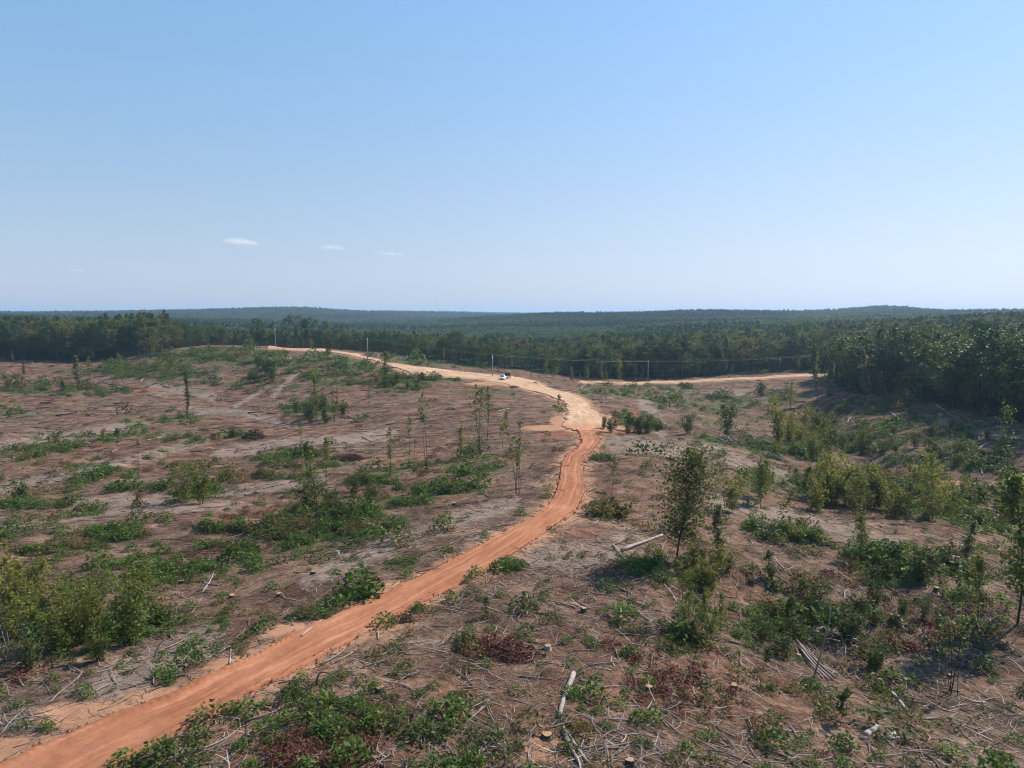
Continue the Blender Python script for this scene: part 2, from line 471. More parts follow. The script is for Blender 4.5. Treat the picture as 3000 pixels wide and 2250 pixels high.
M = {}
M['oak'] = leaf_mat('oak_leaves', [(0.0, (0.014, 0.028, 0.012)), (0.5, (0.028, 0.052, 0.018)), (0.85, (0.045, 0.075, 0.022)), (1.0, (0.085, 0.10, 0.03))], 0.25, 0.45, 2.1)
M['pine'] = leaf_mat('pine_needles', [(0.0, (0.012, 0.030, 0.016)), (0.5, (0.022, 0.052, 0.026)), (1.0, (0.042, 0.082, 0.036))], 0.15, 0.4, 1.8)
M['autumn'] = leaf_mat('turning_leaves', [(0.0, (0.05, 0.06, 0.02)), (0.6, (0.09, 0.085, 0.03)), (1.0, (0.14, 0.08, 0.035))], 0.3, 0.3, 1.3)
M['poplar'] = leaf_mat('poplar_leaves', [(0.0, (0.035, 0.055, 0.015)), (0.5, (0.075, 0.105, 0.028)), (0.85, (0.12, 0.14, 0.035)), (1.0, (0.19, 0.17, 0.04))], 0.5, 0.35, 1.45)
M['greyleaf'] = leaf_mat('pale_leaves', [(0.0, (0.04, 0.06, 0.032)), (0.6, (0.085, 0.115, 0.065)), (1.0, (0.12, 0.15, 0.085))], 0.35, 0.3, 1.3)
M['sapling'] = leaf_mat('sapling_leaves', [(0.0, (0.022, 0.042, 0.012)), (0.6, (0.055, 0.09, 0.022)), (1.0, (0.11, 0.13, 0.03))], 0.38, 0.3, 1.6)
M['shrub'] = leaf_mat('shrub_leaves', [(0.0, (0.018, 0.034, 0.010)), (0.6, (0.042, 0.072, 0.018)), (1.0, (0.085, 0.11, 0.028))], 0.35, 0.35, 1.3)
M['weed'] = leaf_mat('weed_leaves', [(0.0, (0.025, 0.055, 0.012)), (0.6, (0.055, 0.115, 0.022)), (1.0, (0.10, 0.17, 0.035))], 0.35, 0.4, 1.12)
M['olive'] = leaf_mat('olive_leaves', [(0.0, (0.045, 0.045, 0.018)), (0.6, (0.09, 0.085, 0.03)), (1.0, (0.14, 0.11, 0.045))], 0.35, 0.4, 1.2)
M['dead'] = leaf_mat('dead_leaves', [(0.0, (0.04, 0.018, 0.012)), (0.6, (0.10, 0.045, 0.03)), (1.0, (0.18, 0.095, 0.06))], 0.25, 0.3, 1.1)
M['bark'] = wood_mat('bark', [(0.2, (0.028, 0.022, 0.018)), (0.8, (0.085, 0.068, 0.056))], False, 9)
M['palebark'] = wood_mat('pale_bark', [(0.2, (0.10, 0.088, 0.075)), (0.8, (0.26, 0.24, 0.21))], False, 7)
M['slash'] = wood_mat('weathered_sticks', [(0.08, (0.035, 0.023, 0.018)), (0.40, (0.135, 0.095, 0.074)), (0.70, (0.27, 0.205, 0.162)), (0.98, (0.52, 0.435, 0.36))], True, 5, 0.0)
M['stick1'] = wood_mat('weathered_branch', [(0.1, (0.12, 0.088, 0.070)), (0.6, (0.24, 0.188, 0.152)), (1.0, (0.38, 0.315, 0.26))], True, 8, 0.6)
M['redtwig'] = wood_mat('red_brown_twigs', [(0.05, (0.03, 0.012, 0.010)), (0.6, (0.105, 0.045, 0.034)), (1.0, (0.20, 0.11, 0.085))], True, 5)
M['cut'] = wood_mat('cut_wood', [(0.3, (0.27, 0.15, 0.08)), (0.7, (0.43, 0.27, 0.15))], False, 14)
M['pole'] = wood_mat('pole_wood', [(0.2, (0.20, 0.19, 0.175)), (0.8, (0.40, 0.38, 0.35))], False, 3)
M['log'] = wood_mat('log_bark', [(0.2, (0.16, 0.13, 0.11)), (0.8, (0.44, 0.38, 0.33))], False, 4)

def ground_mat():
    m, nt, out = new_mat('clearing_ground'); k = NT(nt)
    P = k.n('ShaderNodeNewGeometry').outputs['Position']
    big = k.noise(P, 0.045, 4); mid = k.noise(P, 0.42, 5, 0.65); fine = k.noise(P, 2.6, 6, 0.7); vfine = k.noise(P, 11.0, 4, 0.7)
    f = k.math('ADD', k.math('MULTIPLY', mid, 0.38), k.math('ADD', k.math('MULTIPLY', fine, 0.40), k.math('MULTIPLY', vfine, 0.22)))
    litter = k.ramp(f, [(0.33, (0.021, 0.011, 0.0075)), (0.45, (0.082, 0.044, 0.026)), (0.53, (0.150, 0.087, 0.055)), (0.64, (0.285, 0.192, 0.132))])
    hue = k.ramp(big, [(0.35, (1.05, 0.94, 0.89)), (0.65, (0.95, 1.02, 1.07))])
    litter = k.mix(1.0, litter, hue, 'MULTIPLY')
    mott = k.noise(k.scaled(P, (0.5, 1, 1)), 0.20, 6, 0.72)
    litter = k.mix(1.0, litter, k.ramp(mott, [(0.36, (0.52, 0.47, 0.45)), (0.50, (0.98, 0.97, 0.97)), (0.62, (1.38, 1.40, 1.42))]), 'MULTIPLY')
    # bleached chips
    vor = k.n('ShaderNodeTexVoronoi'); vor.inputs['Scale'].default_value = 3.3; vor.inputs['Randomness'].default_value = 1
    k.l(k.scaled(P, (1, 2.4, 1)), vor.inputs['Vector'])
    chip = k.mapr(vor.outputs['Distance'], 0.20, 0.12)
    sel = k.math('GREATER_THAN', k.noise(P, 0.9, 3), 0.5)
    chip = k.math('MULTIPLY', k.math('MULTIPLY', chip, sel), 0.75)
    litter = k.mix(chip, litter, (0.42, 0.34, 0.28))
    soil = k.ramp(k.math('ADD', k.math('MULTIPLY', mid, 0.5), k.math('MULTIPLY', vfine, 0.5)), [(0.3, (0.25, 0.115, 0.060)), (0.7, (0.46, 0.25, 0.145))])
    pale = k.ramp(f, [(0.3, (0.13, 0.09, 0.068)), (0.5, (0.25, 0.182, 0.14)), (0.7, (0.37, 0.285, 0.225))])
    red = k.ramp(f, [(0.3, (0.10, 0.038, 0.022)), (0.7, (0.30, 0.125, 0.07))])
    duff = k.ramp(f, [(0.3, (0.020, 0.026, 0.008)), (0.5, (0.056, 0.074, 0.020)), (0.7, (0.125, 0.140, 0.048))])
    wood = k.ramp(k.noise(P, 0.11, 5, 0.7), [(0.35, (0.010, 0.022, 0.013)), (0.65, (0.030, 0.058, 0.027))])
    def soft(att, lo=0.25, hi=0.75):
        a = k.attr(att)
        return k.mapr(k.math('ADD', a, k.math('MULTIPLY', k.math('SUBTRACT', k.math('ADD', k.math('MULTIPLY', mid, 0.5), k.math('MULTIPLY', fine, 0.5)), 0.5), 1.6)), lo, hi)
    c = k.mix(k.math('MULTIPLY', soft('pale'), 0.6), litter, pale)
    c = k.mix(k.math('MULTIPLY', soft('green', 0.36, 0.80), 0.85), c, duff)
    c = k.mix(soft('red'), c, red)
    c = k.mix(soft('soil'), c, soil)
    c = k.mix(k.attr('wood'), c, wood)
    b = k.n('ShaderNodeBsdfPrincipled'); b.inputs['Roughness'].default_value = 0.95; b.inputs['Specular IOR Level'].default_value = 0.1
    k.l(c, b.inputs['Base Color'])
    bump = k.n('ShaderNodeBump'); bump.inputs['Strength'].default_value = 0.9; bump.inputs['Distance'].default_value = 0.22
    k.l(f, bump.inputs['Height']); k.l(bump.outputs[0], b.inputs['Normal'])
    k.l(b.outputs[0], out.inputs[0])
    return m

def track_mat(name, stops, edge, streak=0.5, other=(0.5, 0.3, 0.18)):
    m, nt, out = new_mat(name); k = NT(nt)
    P = k.n('ShaderNodeNewGeometry').outputs['Position']
    uv = k.n('ShaderNodeUVMap'); uv.uv_map = 'UVMap'
    st = k.noise(k.scaled(uv.outputs[0], (9, 0.16, 1)), 1.0, 5, 0.6)
    lg = k.noise(P, 0.16, 4); fi = k.noise(P, 4.0, 5, 0.7)
    f = k.math('ADD', k.math('MULTIPLY', st, streak), k.math('ADD', k.math('MULTIPLY', lg, 0.62 - streak * 0.6), k.math('MULTIPLY', fi, 0.38 - streak * 0.4)))
    c = k.ramp(f, stops)
    bl = k.math('ADD', k.attr('blend'), k.math('MULTIPLY', k.math('SUBTRACT', k.math('ADD', k.math('MULTIPLY', lg, .5), k.math('MULTIPLY', st, .5)), 0.5), 2.2))
    c = k.mix(k.mapr(bl, 0.30, 0.70), c, other)
    rut = k.math('MULTIPLY', k.attr('rut'), k.mapr(k.noise(k.scaled(uv.outputs[0], (3, 0.08, 1)), 1.0, 4), 0.35, 0.6))
    c = k.mix(k.math('MULTIPLY', rut, 0.6), c, k.mix(1.0, c, (1.38, 1.42, 1.5), 'MULTIPLY'))
    e = k.attr('edge')
    c = k.mix(k.mapr(k.math('ADD', e, k.math('MULTIPLY', k.math('SUBTRACT', fi, 0.5), 0.9)), 0.45, 0.95), c, edge)
    b = k.n('ShaderNodeBsdfPrincipled'); b.inputs['Roughness'].default_value = 0.95; b.inputs['Specular IOR Level'].default_value = 0.1
    k.l(c, b.inputs['Base Color'])
    bump = k.n('ShaderNodeBump'); bump.inputs['Strength'].default_value = 0.6; bump.inputs['Distance'].default_value = 0.08
    k.l(k.math('ADD', k.math('MULTIPLY', fi, 0.6), k.math('MULTIPLY', st, 0.6)), bump.inputs['Height']); k.l(bump.outputs[0], b.inputs['Normal'])
    k.l(b.outputs[0], out.inputs[0])
    return m
M['ground'] = ground_mat()
M['track'] = track_mat('red_clay_track', [(0.34, (0.21, 0.072, 0.034)), (0.5, (0.315, 0.125, 0.062)), (0.66, (0.42, 0.20, 0.115))], (0.20, 0.068, 0.038), 0.5, (0.50, 0.31, 0.185))
M['road'] = track_mat('tan_clay_road', [(0.34, (0.28, 0.140, 0.072)), (0.5, (0.41, 0.255, 0.150)), (0.66, (0.55, 0.39, 0.255))], (0.34, 0.17, 0.095), 0.55, (0.40, 0.18, 0.095))

# ------------------------------------------------------------------ track, road and ground
def resample(pts, n):
    pts = np.asarray(pts, float)
    d = np.r_[0, np.cumsum(np.linalg.norm(np.diff(pts, axis=0), axis=1))]
    t = np.linspace(0, d[-1], n)
    o = np.stack([np.interp(t, d, pts[:, i]) for i in range(pts.shape[1])], 1)
    return o
def smooth(p, it):
    p = p.copy()
    for _ in range(it):
        p[1:-1] = (p[:-2] + 2 * p[1:-1] + p[2:]) / 4
    return p

# matching points on the two sides, in photograph pixels
TRACK = [((-260,2330),(230,2390)),((-20,2250),(330,2258)),((250,2128),(500,2168)),((480,2038),(640,2098)),((700,1943),(740,2040)),((930,1822),(890,1955)),
 ((1058,1772),(1000,1900)),((1192,1705),(1110,1836)),((1315,1649),(1212,1781)),((1468,1567),(1315,1730)),((1560,1520),(1468,1646)),
 ((1608,1480),(1571,1579)),((1630,1440),(1675,1512)),((1638,1400),(1716,1440)),((1643,1360),(1707,1385)),((1660,1333),(1712,1345)),((1690,1312),(1745,1312)),
 ((1704,1298),(1757,1290)),((1698,1274),(1748,1270)),((1684,1254),(1742,1252))]
ROAD = [((1682,1262),(1750,1262)),((1640,1248),(1792,1246)),((1655,1222),(1775,1236)),((1660,1200),(1752,1212)),((1650,1178),(1732,1192)),((1616,1163),(1712,1174)),
 ((1571,1149),(1690,1158)),((1517,1139),(1612,1139)),((1467,1123),(1568,1116)),((1414,1112),(1517,1106)),((1300,1104),(1423,1096)),((1200,1094),(1315,1085)),((1150,1076),(1222,1075)),
 ((1107,1062),(1135,1062)),((1039,1045),(1062,1044)),((980,1034),(1010,1032)),((895,1027),(900,1018)),((840,1026),(850,1013)),((782,1023),(792,1014))]
LANE = [((1700,1122),(1700,1117)),((1745,1123),(1745,1117)),((1880,1126),(1880,1119)),((1960,1124),(1960,1116)),((2060,1119),(2060,1112)),((2150,1115),(2150,1108)),
 ((2260,1109),(2260,1102)),((2385,1103),(2385,1095)),((2470,1101),(2470,1092))]

def sides(pairs, n, sm):
    out = []
    for k in (0, 1):
        uv = np.array([p[k] for p in pairs], float)
        x, y, z = pix(uv[:, 0], uv[:, 1])
        f = np.minimum(1, 446 / np.hypot(x, y)); x, y = x * f, y * f
        out.append(np.stack([x, y], 1))
    # same parameter on both sides: by mid-line length
    mid = (out[0] + out[1]) / 2
    d = np.r_[0, np.cumsum(np.linalg.norm(np.diff(mid, axis=0), axis=1))]
    t = np.linspace(0, d[-1], n)
    res = [np.stack([np.interp(t, d, o[:, i]) for i in (0, 1)], 1) for o in out]
    return smooth(res[0], sm), smooth(res[1], sm), t

def ribbon(name, mat, pairs, n, m, sm, lift, treads=False, wob=0.25, seed=1):
    L, R, t = sides(pairs, n, sm)
    w = np.linalg.norm(R - L, axis=1)
    nl = (L - R) / (w[:, None] + 1e-6)
    L = L + nl * (wob * fbm(t / 1.7, t * 0 + seed, 3, seed))[:, None]
    R = R - nl * (wob * fbm(t / 1.7, t * 0 + seed + 40, 3, seed + 3))[:, None]
    s = np.linspace(0, 1, m)
    X = L[:, None, :] * (1 - s)[None, :, None] + R[:, None, :] * s[None, :, None]
    x, y = X[..., 0], X[..., 1]
    r = np.hypot(x, y)
    z = height(x, y)
    z0 = z - 0.10 * fbm(x / 2.3, y / 2.3, 3, 9) * 0.7
    dist_l = s[None, :] * w[:, None]; dist_r = (1 - s)[None, :] * w[:, None]
    de = np.minimum(dist_l, dist_r)
    up = lift + 0.0005 * r
    berm = (0.13 if treads else 0.07) * np.exp(-((de - 0.45) / 0.28) ** 2) * (0.7 + 0.6 * fbm(x / 0.8, y / 0.8, 3, 21))
    ruts = sum(-0.05 * np.exp(-(((s - c)[None, :] * w[:, None]) / 0.30) ** 2) for c in (0.30, 0.70))
    zz = z0 + up + berm + ruts + 0.03 * fbm(x / 0.7, y / 0.7, 3, 8)
    if treads:
        ph = t[:, None] / 0.36 + np.abs((dist_l - 0.55) / 0.6)
        tr = 0.075 * np.maximum(0, np.sin(ph * 2 * math.pi)) * np.exp(-((dist_l - 0.55) / 0.36) ** 4) * (0.6 + 0.4 * vnoise(t / 3, t * 0, 4))[:, None]
        zz = zz + tr
    zz[:, 0] = z0[:, 0] - 0.25 - 0.002 * r[:, 0]; zz[:, -1] = z0[:, -1] - 0.25 - 0.002 * r[:, -1]
    V = np.stack([x, y, zz], -1).reshape(-1, 3)
    i = np.arange(n - 1)[:, None] * m; j = np.arange(m - 1)[None, :]
    q = np.stack([i + j, i + j + 1, i + m + j + 1, i + m + j], -1).reshape(-1, 4)
    # keep the upward side up
    e1 = V[q[0, 1]] - V[q[0, 0]]; e2 = V[q[0, 3]] - V[q[0, 0]]
    if np.cross(e1, e2)[2] < 0: q = q[:, ::-1]
    mb = MB().add(V, f4=q)
    me = mb.mesh(name, mat, True)
    uvl = me.uv_layers.new(name='UVMap')
    vi = np.empty(len(me.loops), np.int32); me.loops.foreach_get('vertex_index', vi)
    UV = np.stack([np.broadcast_to(s[None, :], (n, m)), np.broadcast_to(t[:, None], (n, m))], -1).reshape(-1, 2)
    uvl.data.foreach_set('uv', UV[vi].astype(np.float32).ravel())
    a = me.attributes.new('edge', 'FLOAT', 'POINT')
    ed = np.exp(-de / (0.55 if treads else 0.9))
    if name == 'dirt_road':
        ed = np.maximum(ed, .75 * sstep(.90, .95, t / t[-1])[:, None] * np.ones((1, m)))
    a.data.foreach_set('value', ed.astype(np.float32).ravel())
    tt = t / t[-1]
    bl = {'dirt_track': sstep(.955, 1.0, tt), 'dirt_road': np.maximum(sstep(.07, .0, tt), .4 * np.exp(-((tt - .36) / .04) ** 2)), 'dirt_lane': tt * 0}[name]
    a = me.attributes.new('blend', 'FLOAT', 'POINT'); a.data.foreach_set('value', (bl[:, None] * np.ones((1, m))).astype(np.float32).ravel())
    ru = sum(np.exp(-(((s - c_)[None, :] * w[:, None]) / 0.42) ** 2) for c_ in ((.27, .66) if treads else (.2, .38, .6, .8)))
    a = me.attributes.new('rut', 'FLOAT', 'POINT'); a.data.foreach_set('value', ru.astype(np.float32).ravel())
    o = add(name, me); tag(o, kind='structure')
    poly = [tuple(p) for p in L] + [tuple(p) for p in R[::-1]]
    return o, poly[::max(1, len(poly) // 240)], np.concatenate([L, R])

trk, TRK_POLY, TRK_E = ribbon('dirt_track', M['track'], TRACK, 1500, 30, 14, 0.06, True, 0.22, 1)
road, ROAD_POLY, ROAD_E = ribbon('dirt_road', M['road'], ROAD, 700, 26, 4, 0.10, False, 0.6, 5)
lane, LANE_POLY, LANE_E = ribbon('dirt_lane', M['road'], LANE, 240, 12, 3, 0.12, False, 0.3, 9)
tag(trk, 'red clay track of packed dirt winding up from the lower corner'); tag(road, 'wide tan clay road and landing running up to the bare hilltop')
tag(lane, 'pale dirt lane running along the foot of the dark woods')

def on_way(x, y, grow=0.0):
    return inside(x, y, TRK_POLY) | inside(x, y, ROAD_POLY) | inside(x, y, LANE_POLY)

# zones in the photograph's pixels (column, row, half width, half height, weight)
GREEN = [(640,1045,210,26,1.25),(450,1085,190,24,1.1),(800,1060,120,26,.7),(775,1098,65,32,.8),(150,1140,160,25,.7),(320,1150,110,12,.7),
 (950,1075,160,38,.9),(1030,1100,140,36,.75),(1180,1130,90,25,.9),(1290,1110,70,9,.9),(920,1200,90,35,.8),(550,1232,100,10,.6),(560,1280,150,26,.5),
 (180,1282,130,18,.35),(100,1335,120,36,.7),(330,1362,100,28,.6),(480,1375,150,24,.6),(880,1352,160,26,.9),(560,1425,90,36,.7),(1130,1397,150,24,1.),
 (1330,1372,160,26,1.),(1450,1348,110,18,.9),(1270,1432,150,22,.9),(1180,1467,90,22,.9),(130,1482,120,13,.5),(230,1502,80,13,.6),(150,1580,190,50,.55),
 (330,1562,110,26,.6),(1000,1530,180,55,.95),(850,1562,110,50,.8),(650,1640,130,45,.75),(760,1690,140,36,.65),(580,1800,100,42,.55),(250,1800,260,95,.7),
 (120,1990,120,45,.6),(1170,1655,60,18,.8),(1050,1745,45,16,1),(1760,1340,40,14,1),(1780,1500,45,22,1),(1480,1665,60,18,.6),(1000,2110,130,75,.7),
 (1100,2190,160,70,.6),(1260,2150,60,45,.7),(1360,1900,45,25,.9),(1950,1670,130,55,.8),(2000,1880,80,40,.8),(2090,1790,80,60,.6),(2340,1720,110,55,.7),
 (2300,1850,170,75,.7),(2450,1790,110,36,.7),(2600,1650,160,45,.8),(2300,1560,130,36,.7),(2600,1850,240,90,.5),(2700,2000,200,110,.55),(2400,2050,140,55,.5),
 (2250,1420,170,50,.6),(2500,1430,190,60,.8),(2700,1480,190,46,.8),(2400,1290,300,55,.7),(2700,1310,190,55,.6),(2850,1400,160,60,.45),(1900,1150,160,18,.8),
 (2050,1180,190,28,.65),(1850,1230,75,22,1),(2250,1165,150,22,.6),(2600,1190,190,28,.6),(1870,1137,190,10,.7),(300,1090,200,14,.5),(60,1120,120,20,.6),(2900,1500,150,60,.6),
 (1640,1196,22,18,1),(1250,1066,190,7,.8),(560,1090,240,30,.6),(700,1130,200,30,.5),(2150,1230,200,30,.5),(2600,1260,300,40,.5),(2750,1700,200,60,.5),(450,1690,200,60,.5),(1400,1150,120,12,.6)]
PALE = [([(430,1140),(520,1138),(620,1160)],16),([(560,1200),(720,1212),(840,1240)],12),([(0,1300),(200,1278),(420,1240)],16),([(0,1430),(200,1388),(450,1332),(600,1292)],16),
 ([(640,1330),(820,1300),(1000,1290),(1150,1270)],18),([(0,1485),(420,1465),(700,1440),(950,1400)],16),([(800,1160),(870,1090),(845,1045)],9),([(690,1190),(800,1125)],7),
 ([(1080,1038),(1200,1049),(1350,1062),(1450,1076)],6),([(1890,1180),(1935,1262)],26),([(0,1550),(300,1500),(700,1480)],14),([(900,1700),(1200,1580),(1500,1470)],26),([(1400,1600),(1700,1640),(1850,1580)],50),([(2100,1470),(2500,1560),(2900,1700)],30),
 ([(1800,1300),(2100,1330),(2300,1400)],26),([(2700,1220),(2990,1290)],12),([(1960,1150),(2100,1155),(2200,1150)],10),([(300,2010),(600,1880)],60)]
RED = [(1650,1268,60,8,.7),(1790,1266,50,8,.8),(2640,1385,70,14,1.),(2770,1410,60,10,.8),(430,1142,50,8,.7),(1470,1915,110,45,.45),(900,1016,60,5,.8),(1620,1275,60,12,.7),(1720,1560,60,12,.6),
 (1850,2010,120,60,.35),(1590,2180,120,60,.5),(1860,1208,14,14,.7)]
SOIL = [(900,1850,130,26,.8),(300,2100,190,46,1.1),(560,2040,190,34,1.0),(150,2200,220,50,1.0),(760,1950,150,30,.9),(1100,1770,100,20,.6),(640,2150,120,30,.6),(1600,1254,70,8,1.2),(1820,1256,60,8,1.2),(1640,1232,30,14,1.0),(1790,1230,24,14,.9),(1450,1124,90,6,.8),(1620,1150,40,6,.7),(1590,2190,80,40,.5),(2780,1420,60,14,.7)]

def ell(u, v, lst):
    o = np.zeros(u.shape)
    for (a, b, ra, rb, s) in lst:
        d = ((u - a) / ra) ** 2 + ((v - b) / rb) ** 2
        o = np.maximum(o, s * np.clip(1.55 - d, 0, 1))
    return o

def green_mask(x, y, z):
    u, v = project(x, y, z)
    g = ell(u, v, GREEN)
    for pl, amp in WINDROW:
        g = np.maximum(g, .85 * np.exp(-(seg_dist(u, v, pl) / 13) ** 2))
    strip = sstep(1500, 1200, u) * fbm(x / 55, y / 8, 3, 37)
    return .78 * g + 0.42 * fbm(x / 5, y / 5, 4, 31) * (0.5 + .6 * g) + .22 * fbm(x / 22, y / 16, 2, 33) + .20 * strip + 0.07

# the edge of the woods, seen from the camera
EDGE = [(-900,1085),(-300,1066),(0,1052),(150,1058),(300,1052),(380,1043),(440,1030),(520,1012),(640,1003),(780,1003),(900,1006),(1000,1014),(1150,1040),(1300,1060),(1450,1080),(1560,1090),(1700,1104),(1800,1111),
 (1900,1112),(2100,1101),(2300,1088),(2398,1086),(2420,1120),(2480,1150),(2560,1156),(2640,1166),(2750,1192),(2900,1226),(3000,1248),(3300,1330),(3700,1430)]
_e = np.array(EDGE, float)
ex_, ey_, ez_ = pix(_e[:, 0], _e[:, 1])
EDGE_AZ = np.arctan2(ex_, ey_); EDGE_R = np.minimum(np.hypot(ex_, ey_), 470)
# behind the hill crest the edge is out of sight: set it by hand
for i, (u, v) in enumerate(EDGE):
    if 500 <= u <= 1010: EDGE_R[i] = {520: 425, 640: 462, 780: 468, 900: 462, 1000: 450}[u]
    if u == 440: EDGE_R[i] = 385
def edge_r(x, y):
    az = np.arctan2(x, y)
    return np.interp(az, EDGE_AZ, EDGE_R) + 5 * fbm(az * 40, az * 0, 2, 77)

def build_ground():
    na, n1, n2 = 700, 640, 110
    az = np.radians(np.linspace(-54, 54, na))
    r = np.r_[np.exp(np.linspace(math.log(9), math.log(520), n1)), np.exp(np.linspace(math.log(520), math.log(16000), n2 + 1))[1:]]
    n = len(r)
    X = r[:, None] * np.sin(az)[None, :]; Y = r[:, None] * np.cos(az)[None, :]
    Z = height(X, Y)
    x, y, z = X.ravel(), Y.ravel(), Z.ravel()
    rr = np.hypot(x, y)
    u, v = project(x, y, z)
    way = np.zeros(len(x), bool)
    near = rr < 520
    way[near] = on_way(x[near], y[near])
    W = way.reshape(n, na)
    core = W.copy()
    core[1:-1, 1:-1] = W[1:-1, 1:-1] & W[:-2, 1:-1] & W[2:, 1:-1] & W[1:-1, :-2] & W[1:-1, 2:]
    # spoil along the sides of the ways
    side = np.zeros(len(x))
    for pts, wd in ((TRK_E, 1.5), (ROAD_E, 2.5), (LANE_E, 2.0)):
        sub = pts[:: max(1, len(pts) // 500)]
        bb = (x > sub[:, 0].min() - 8) & (x < sub[:, 0].max() + 8) & (y > sub[:, 1].min() - 8) & (y < sub[:, 1].max() + 8) & near
        idx = np.nonzero(bb)[0]
        for i in range(0, len(idx), 20000):
            k = idx[i:i + 20000]
            d = np.sqrt(((x[k][:, None] - sub[:, 0]) ** 2 + (y[k][:, None] - sub[:, 1]) ** 2).min(1))
            side[k] = np.maximum(side[k], np.exp(-d / wd))
    z2 = z - core.ravel() * (0.35 + 0.003 * rr)
    woods = sstep(-3, 6, rr - edge_r(x, y))
    vis = (v > 900) & near
    g = np.where(vis, green_mask(x, y, z), 0.1)
    pale = np.zeros(len(x))
    for pl, wd in PALE:
        pale = np.maximum(pale, np.exp(-(seg_dist(u, v, pl) / wd) ** 2))
    pale = np.where(vis, pale, 0)
    red = np.where(vis, ell(u, v, RED), 0)
    soil = np.maximum(np.where(vis, ell(u, v, SOIL), 0), side * 0.95)
    V = np.stack([x, y, z2], 1)
    i = np.arange(n - 1)[:, None] * na; j = np.arange(na - 1)[None, :]
    q = np.stack([i + j, i + j + 1, i + na + j + 1, i + na + j], -1).reshape(-1, 4)
    e1 = V[q[0, 1]] - V[q[0, 0]]; e2 = V[q[0, 3]] - V[q[0, 0]]
    if np.cross(e1, e2)[2] < 0: q = q[:, ::-1]
    me = MB().add(V, f4=q).mesh('ground', M['ground'], True)
    for nm, val in (('green', g * (1 - woods)), ('pale', pale), ('red', red), ('soil', soil * (1 - woods)), ('wood', woods)):
        a = me.attributes.new(nm, 'FLOAT', 'POINT'); a.data.foreach_set('value', val.astype(np.float32))
    o = add('ground', me)
    tag(o, 'cleared rolling land of pink brown litter, bare clay and weeds', kind='structure')
build_ground()

# ------------------------------------------------------------------ leaves, crowns and the woods
def leaf_quads(c, size, rng, up=0.35, aspect=0.6, fold=0.0):
    """diamond leaves at points c (n,3) with half lengths size (n,)"""
    n = len(c)
    a = rng.normal(size=(n, 3)); a[:, 2] *= 0.6; a /= np.linalg.norm(a, axis=1)[:, None]
    nr = rng.normal(size=(n, 3)); nr[:, 2] = np.abs(nr[:, 2]) + up
    b = np.cross(nr, a); b /= np.linalg.norm(b, axis=1)[:, None] + 1e-9
    s = size[:, None]
    v = np.stack([c - a * s, c - b * s * aspect, c + a * s, c + b * s * aspect], 1)
    f = np.arange(n * 4).reshape(n, 4)
    return v.reshape(-1, 3), f

def clumpy_crown(rng, h0, h1, rad, nclump, per, leaf, shape, squash=0.75, spread=0.30):
    """clumps of leaves through an uneven crown; shape(t) gives the relative radius at height t"""
    cs = []
    lob = rng.uniform(0, 6.28, 4); la = rng.uniform(0.1, 0.3, 4)
    for i in range(nclump):
        t = rng.random() ** 0.8
        th = rng.uniform(0, 6.283)
        rr = shape(t) * rad * (1 + sum(la[k] * math.sin((k + 1) * th + lob[k]) for k in range(4)))
        q = math.sqrt(rng.random()) if rng.random() < 0.35 else rng.uniform(0.75, 1.05)
        c = np.array([math.cos(th) * rr * q, math.sin(th) * rr * q, h0 + (h1 - h0) * t])
        sp = spread * rad * rng.uniform(0.6, 1.25)
        p = rng.normal(size=(per, 3)) * sp * 0.55
        p[:, 2] = p[:, 2] * squash - 0.12 * (p[:, 0] ** 2 + p[:, 1] ** 2) / (sp + 1e-6)
        cs.append(c + p)
    c = np.concatenate(cs)
    return leaf_quads(c, rng.uniform(0.6, 1.25, len(c)) * leaf, rng)

def oak_mesh(seed, H=20.0, dense=1.0, leaf=0.30, mat='oak'):
    rng = np.random.default_rng(seed)
    base = H * rng.uniform(0.20, 0.36); rad = H * rng.uniform(0.21, 0.31)
    shp = lambda t: math.sqrt(max(0.03, 1 - (abs(t - 0.42) / 0.60) ** 2.2)) * (0.9 if t > .42 else 1.0)
    v, f = clumpy_crown(rng, base, H * 0.97, rad, int(54 * dense), int((56 if leaf < .5 else 34) * dense), leaf, shp, .7, .24)
    crown = MB().add(v, f4=f).mesh('crown', M[mat])
    mb = MB()
    lean = rng.normal(size=2) * 0.02 * H
    tp = np.array([(0, 0, -0.4), (lean[0] * .3, lean[1] * .3, H * .3), (lean[0] * .7, lean[1] * .7, H * .6), (lean[0], lean[1], H * .88)])
    mb.tube(tp, [H * .013, H * .010, H * .007, H * .002], 6)
    for i in range(7):
        t = rng.uniform(0.3, 0.75); th = rng.uniform(0, 6.28)
        p0 = np.array([lean[0] * t, lean[1] * t, H * t]); L = rad * rng.uniform(.6, 1.0)
        p2 = p0 + np.array([math.cos(th) * L, math.sin(th) * L, L * .7]); p1 = (p0 + p2) / 2 + np.array([0, 0, L * .1])
        mb.tube([p0, p1, p2], [H * .005, H * .003, H * .001], 4, False)
    return crown, mb.mesh('trunk', M['bark'], True)

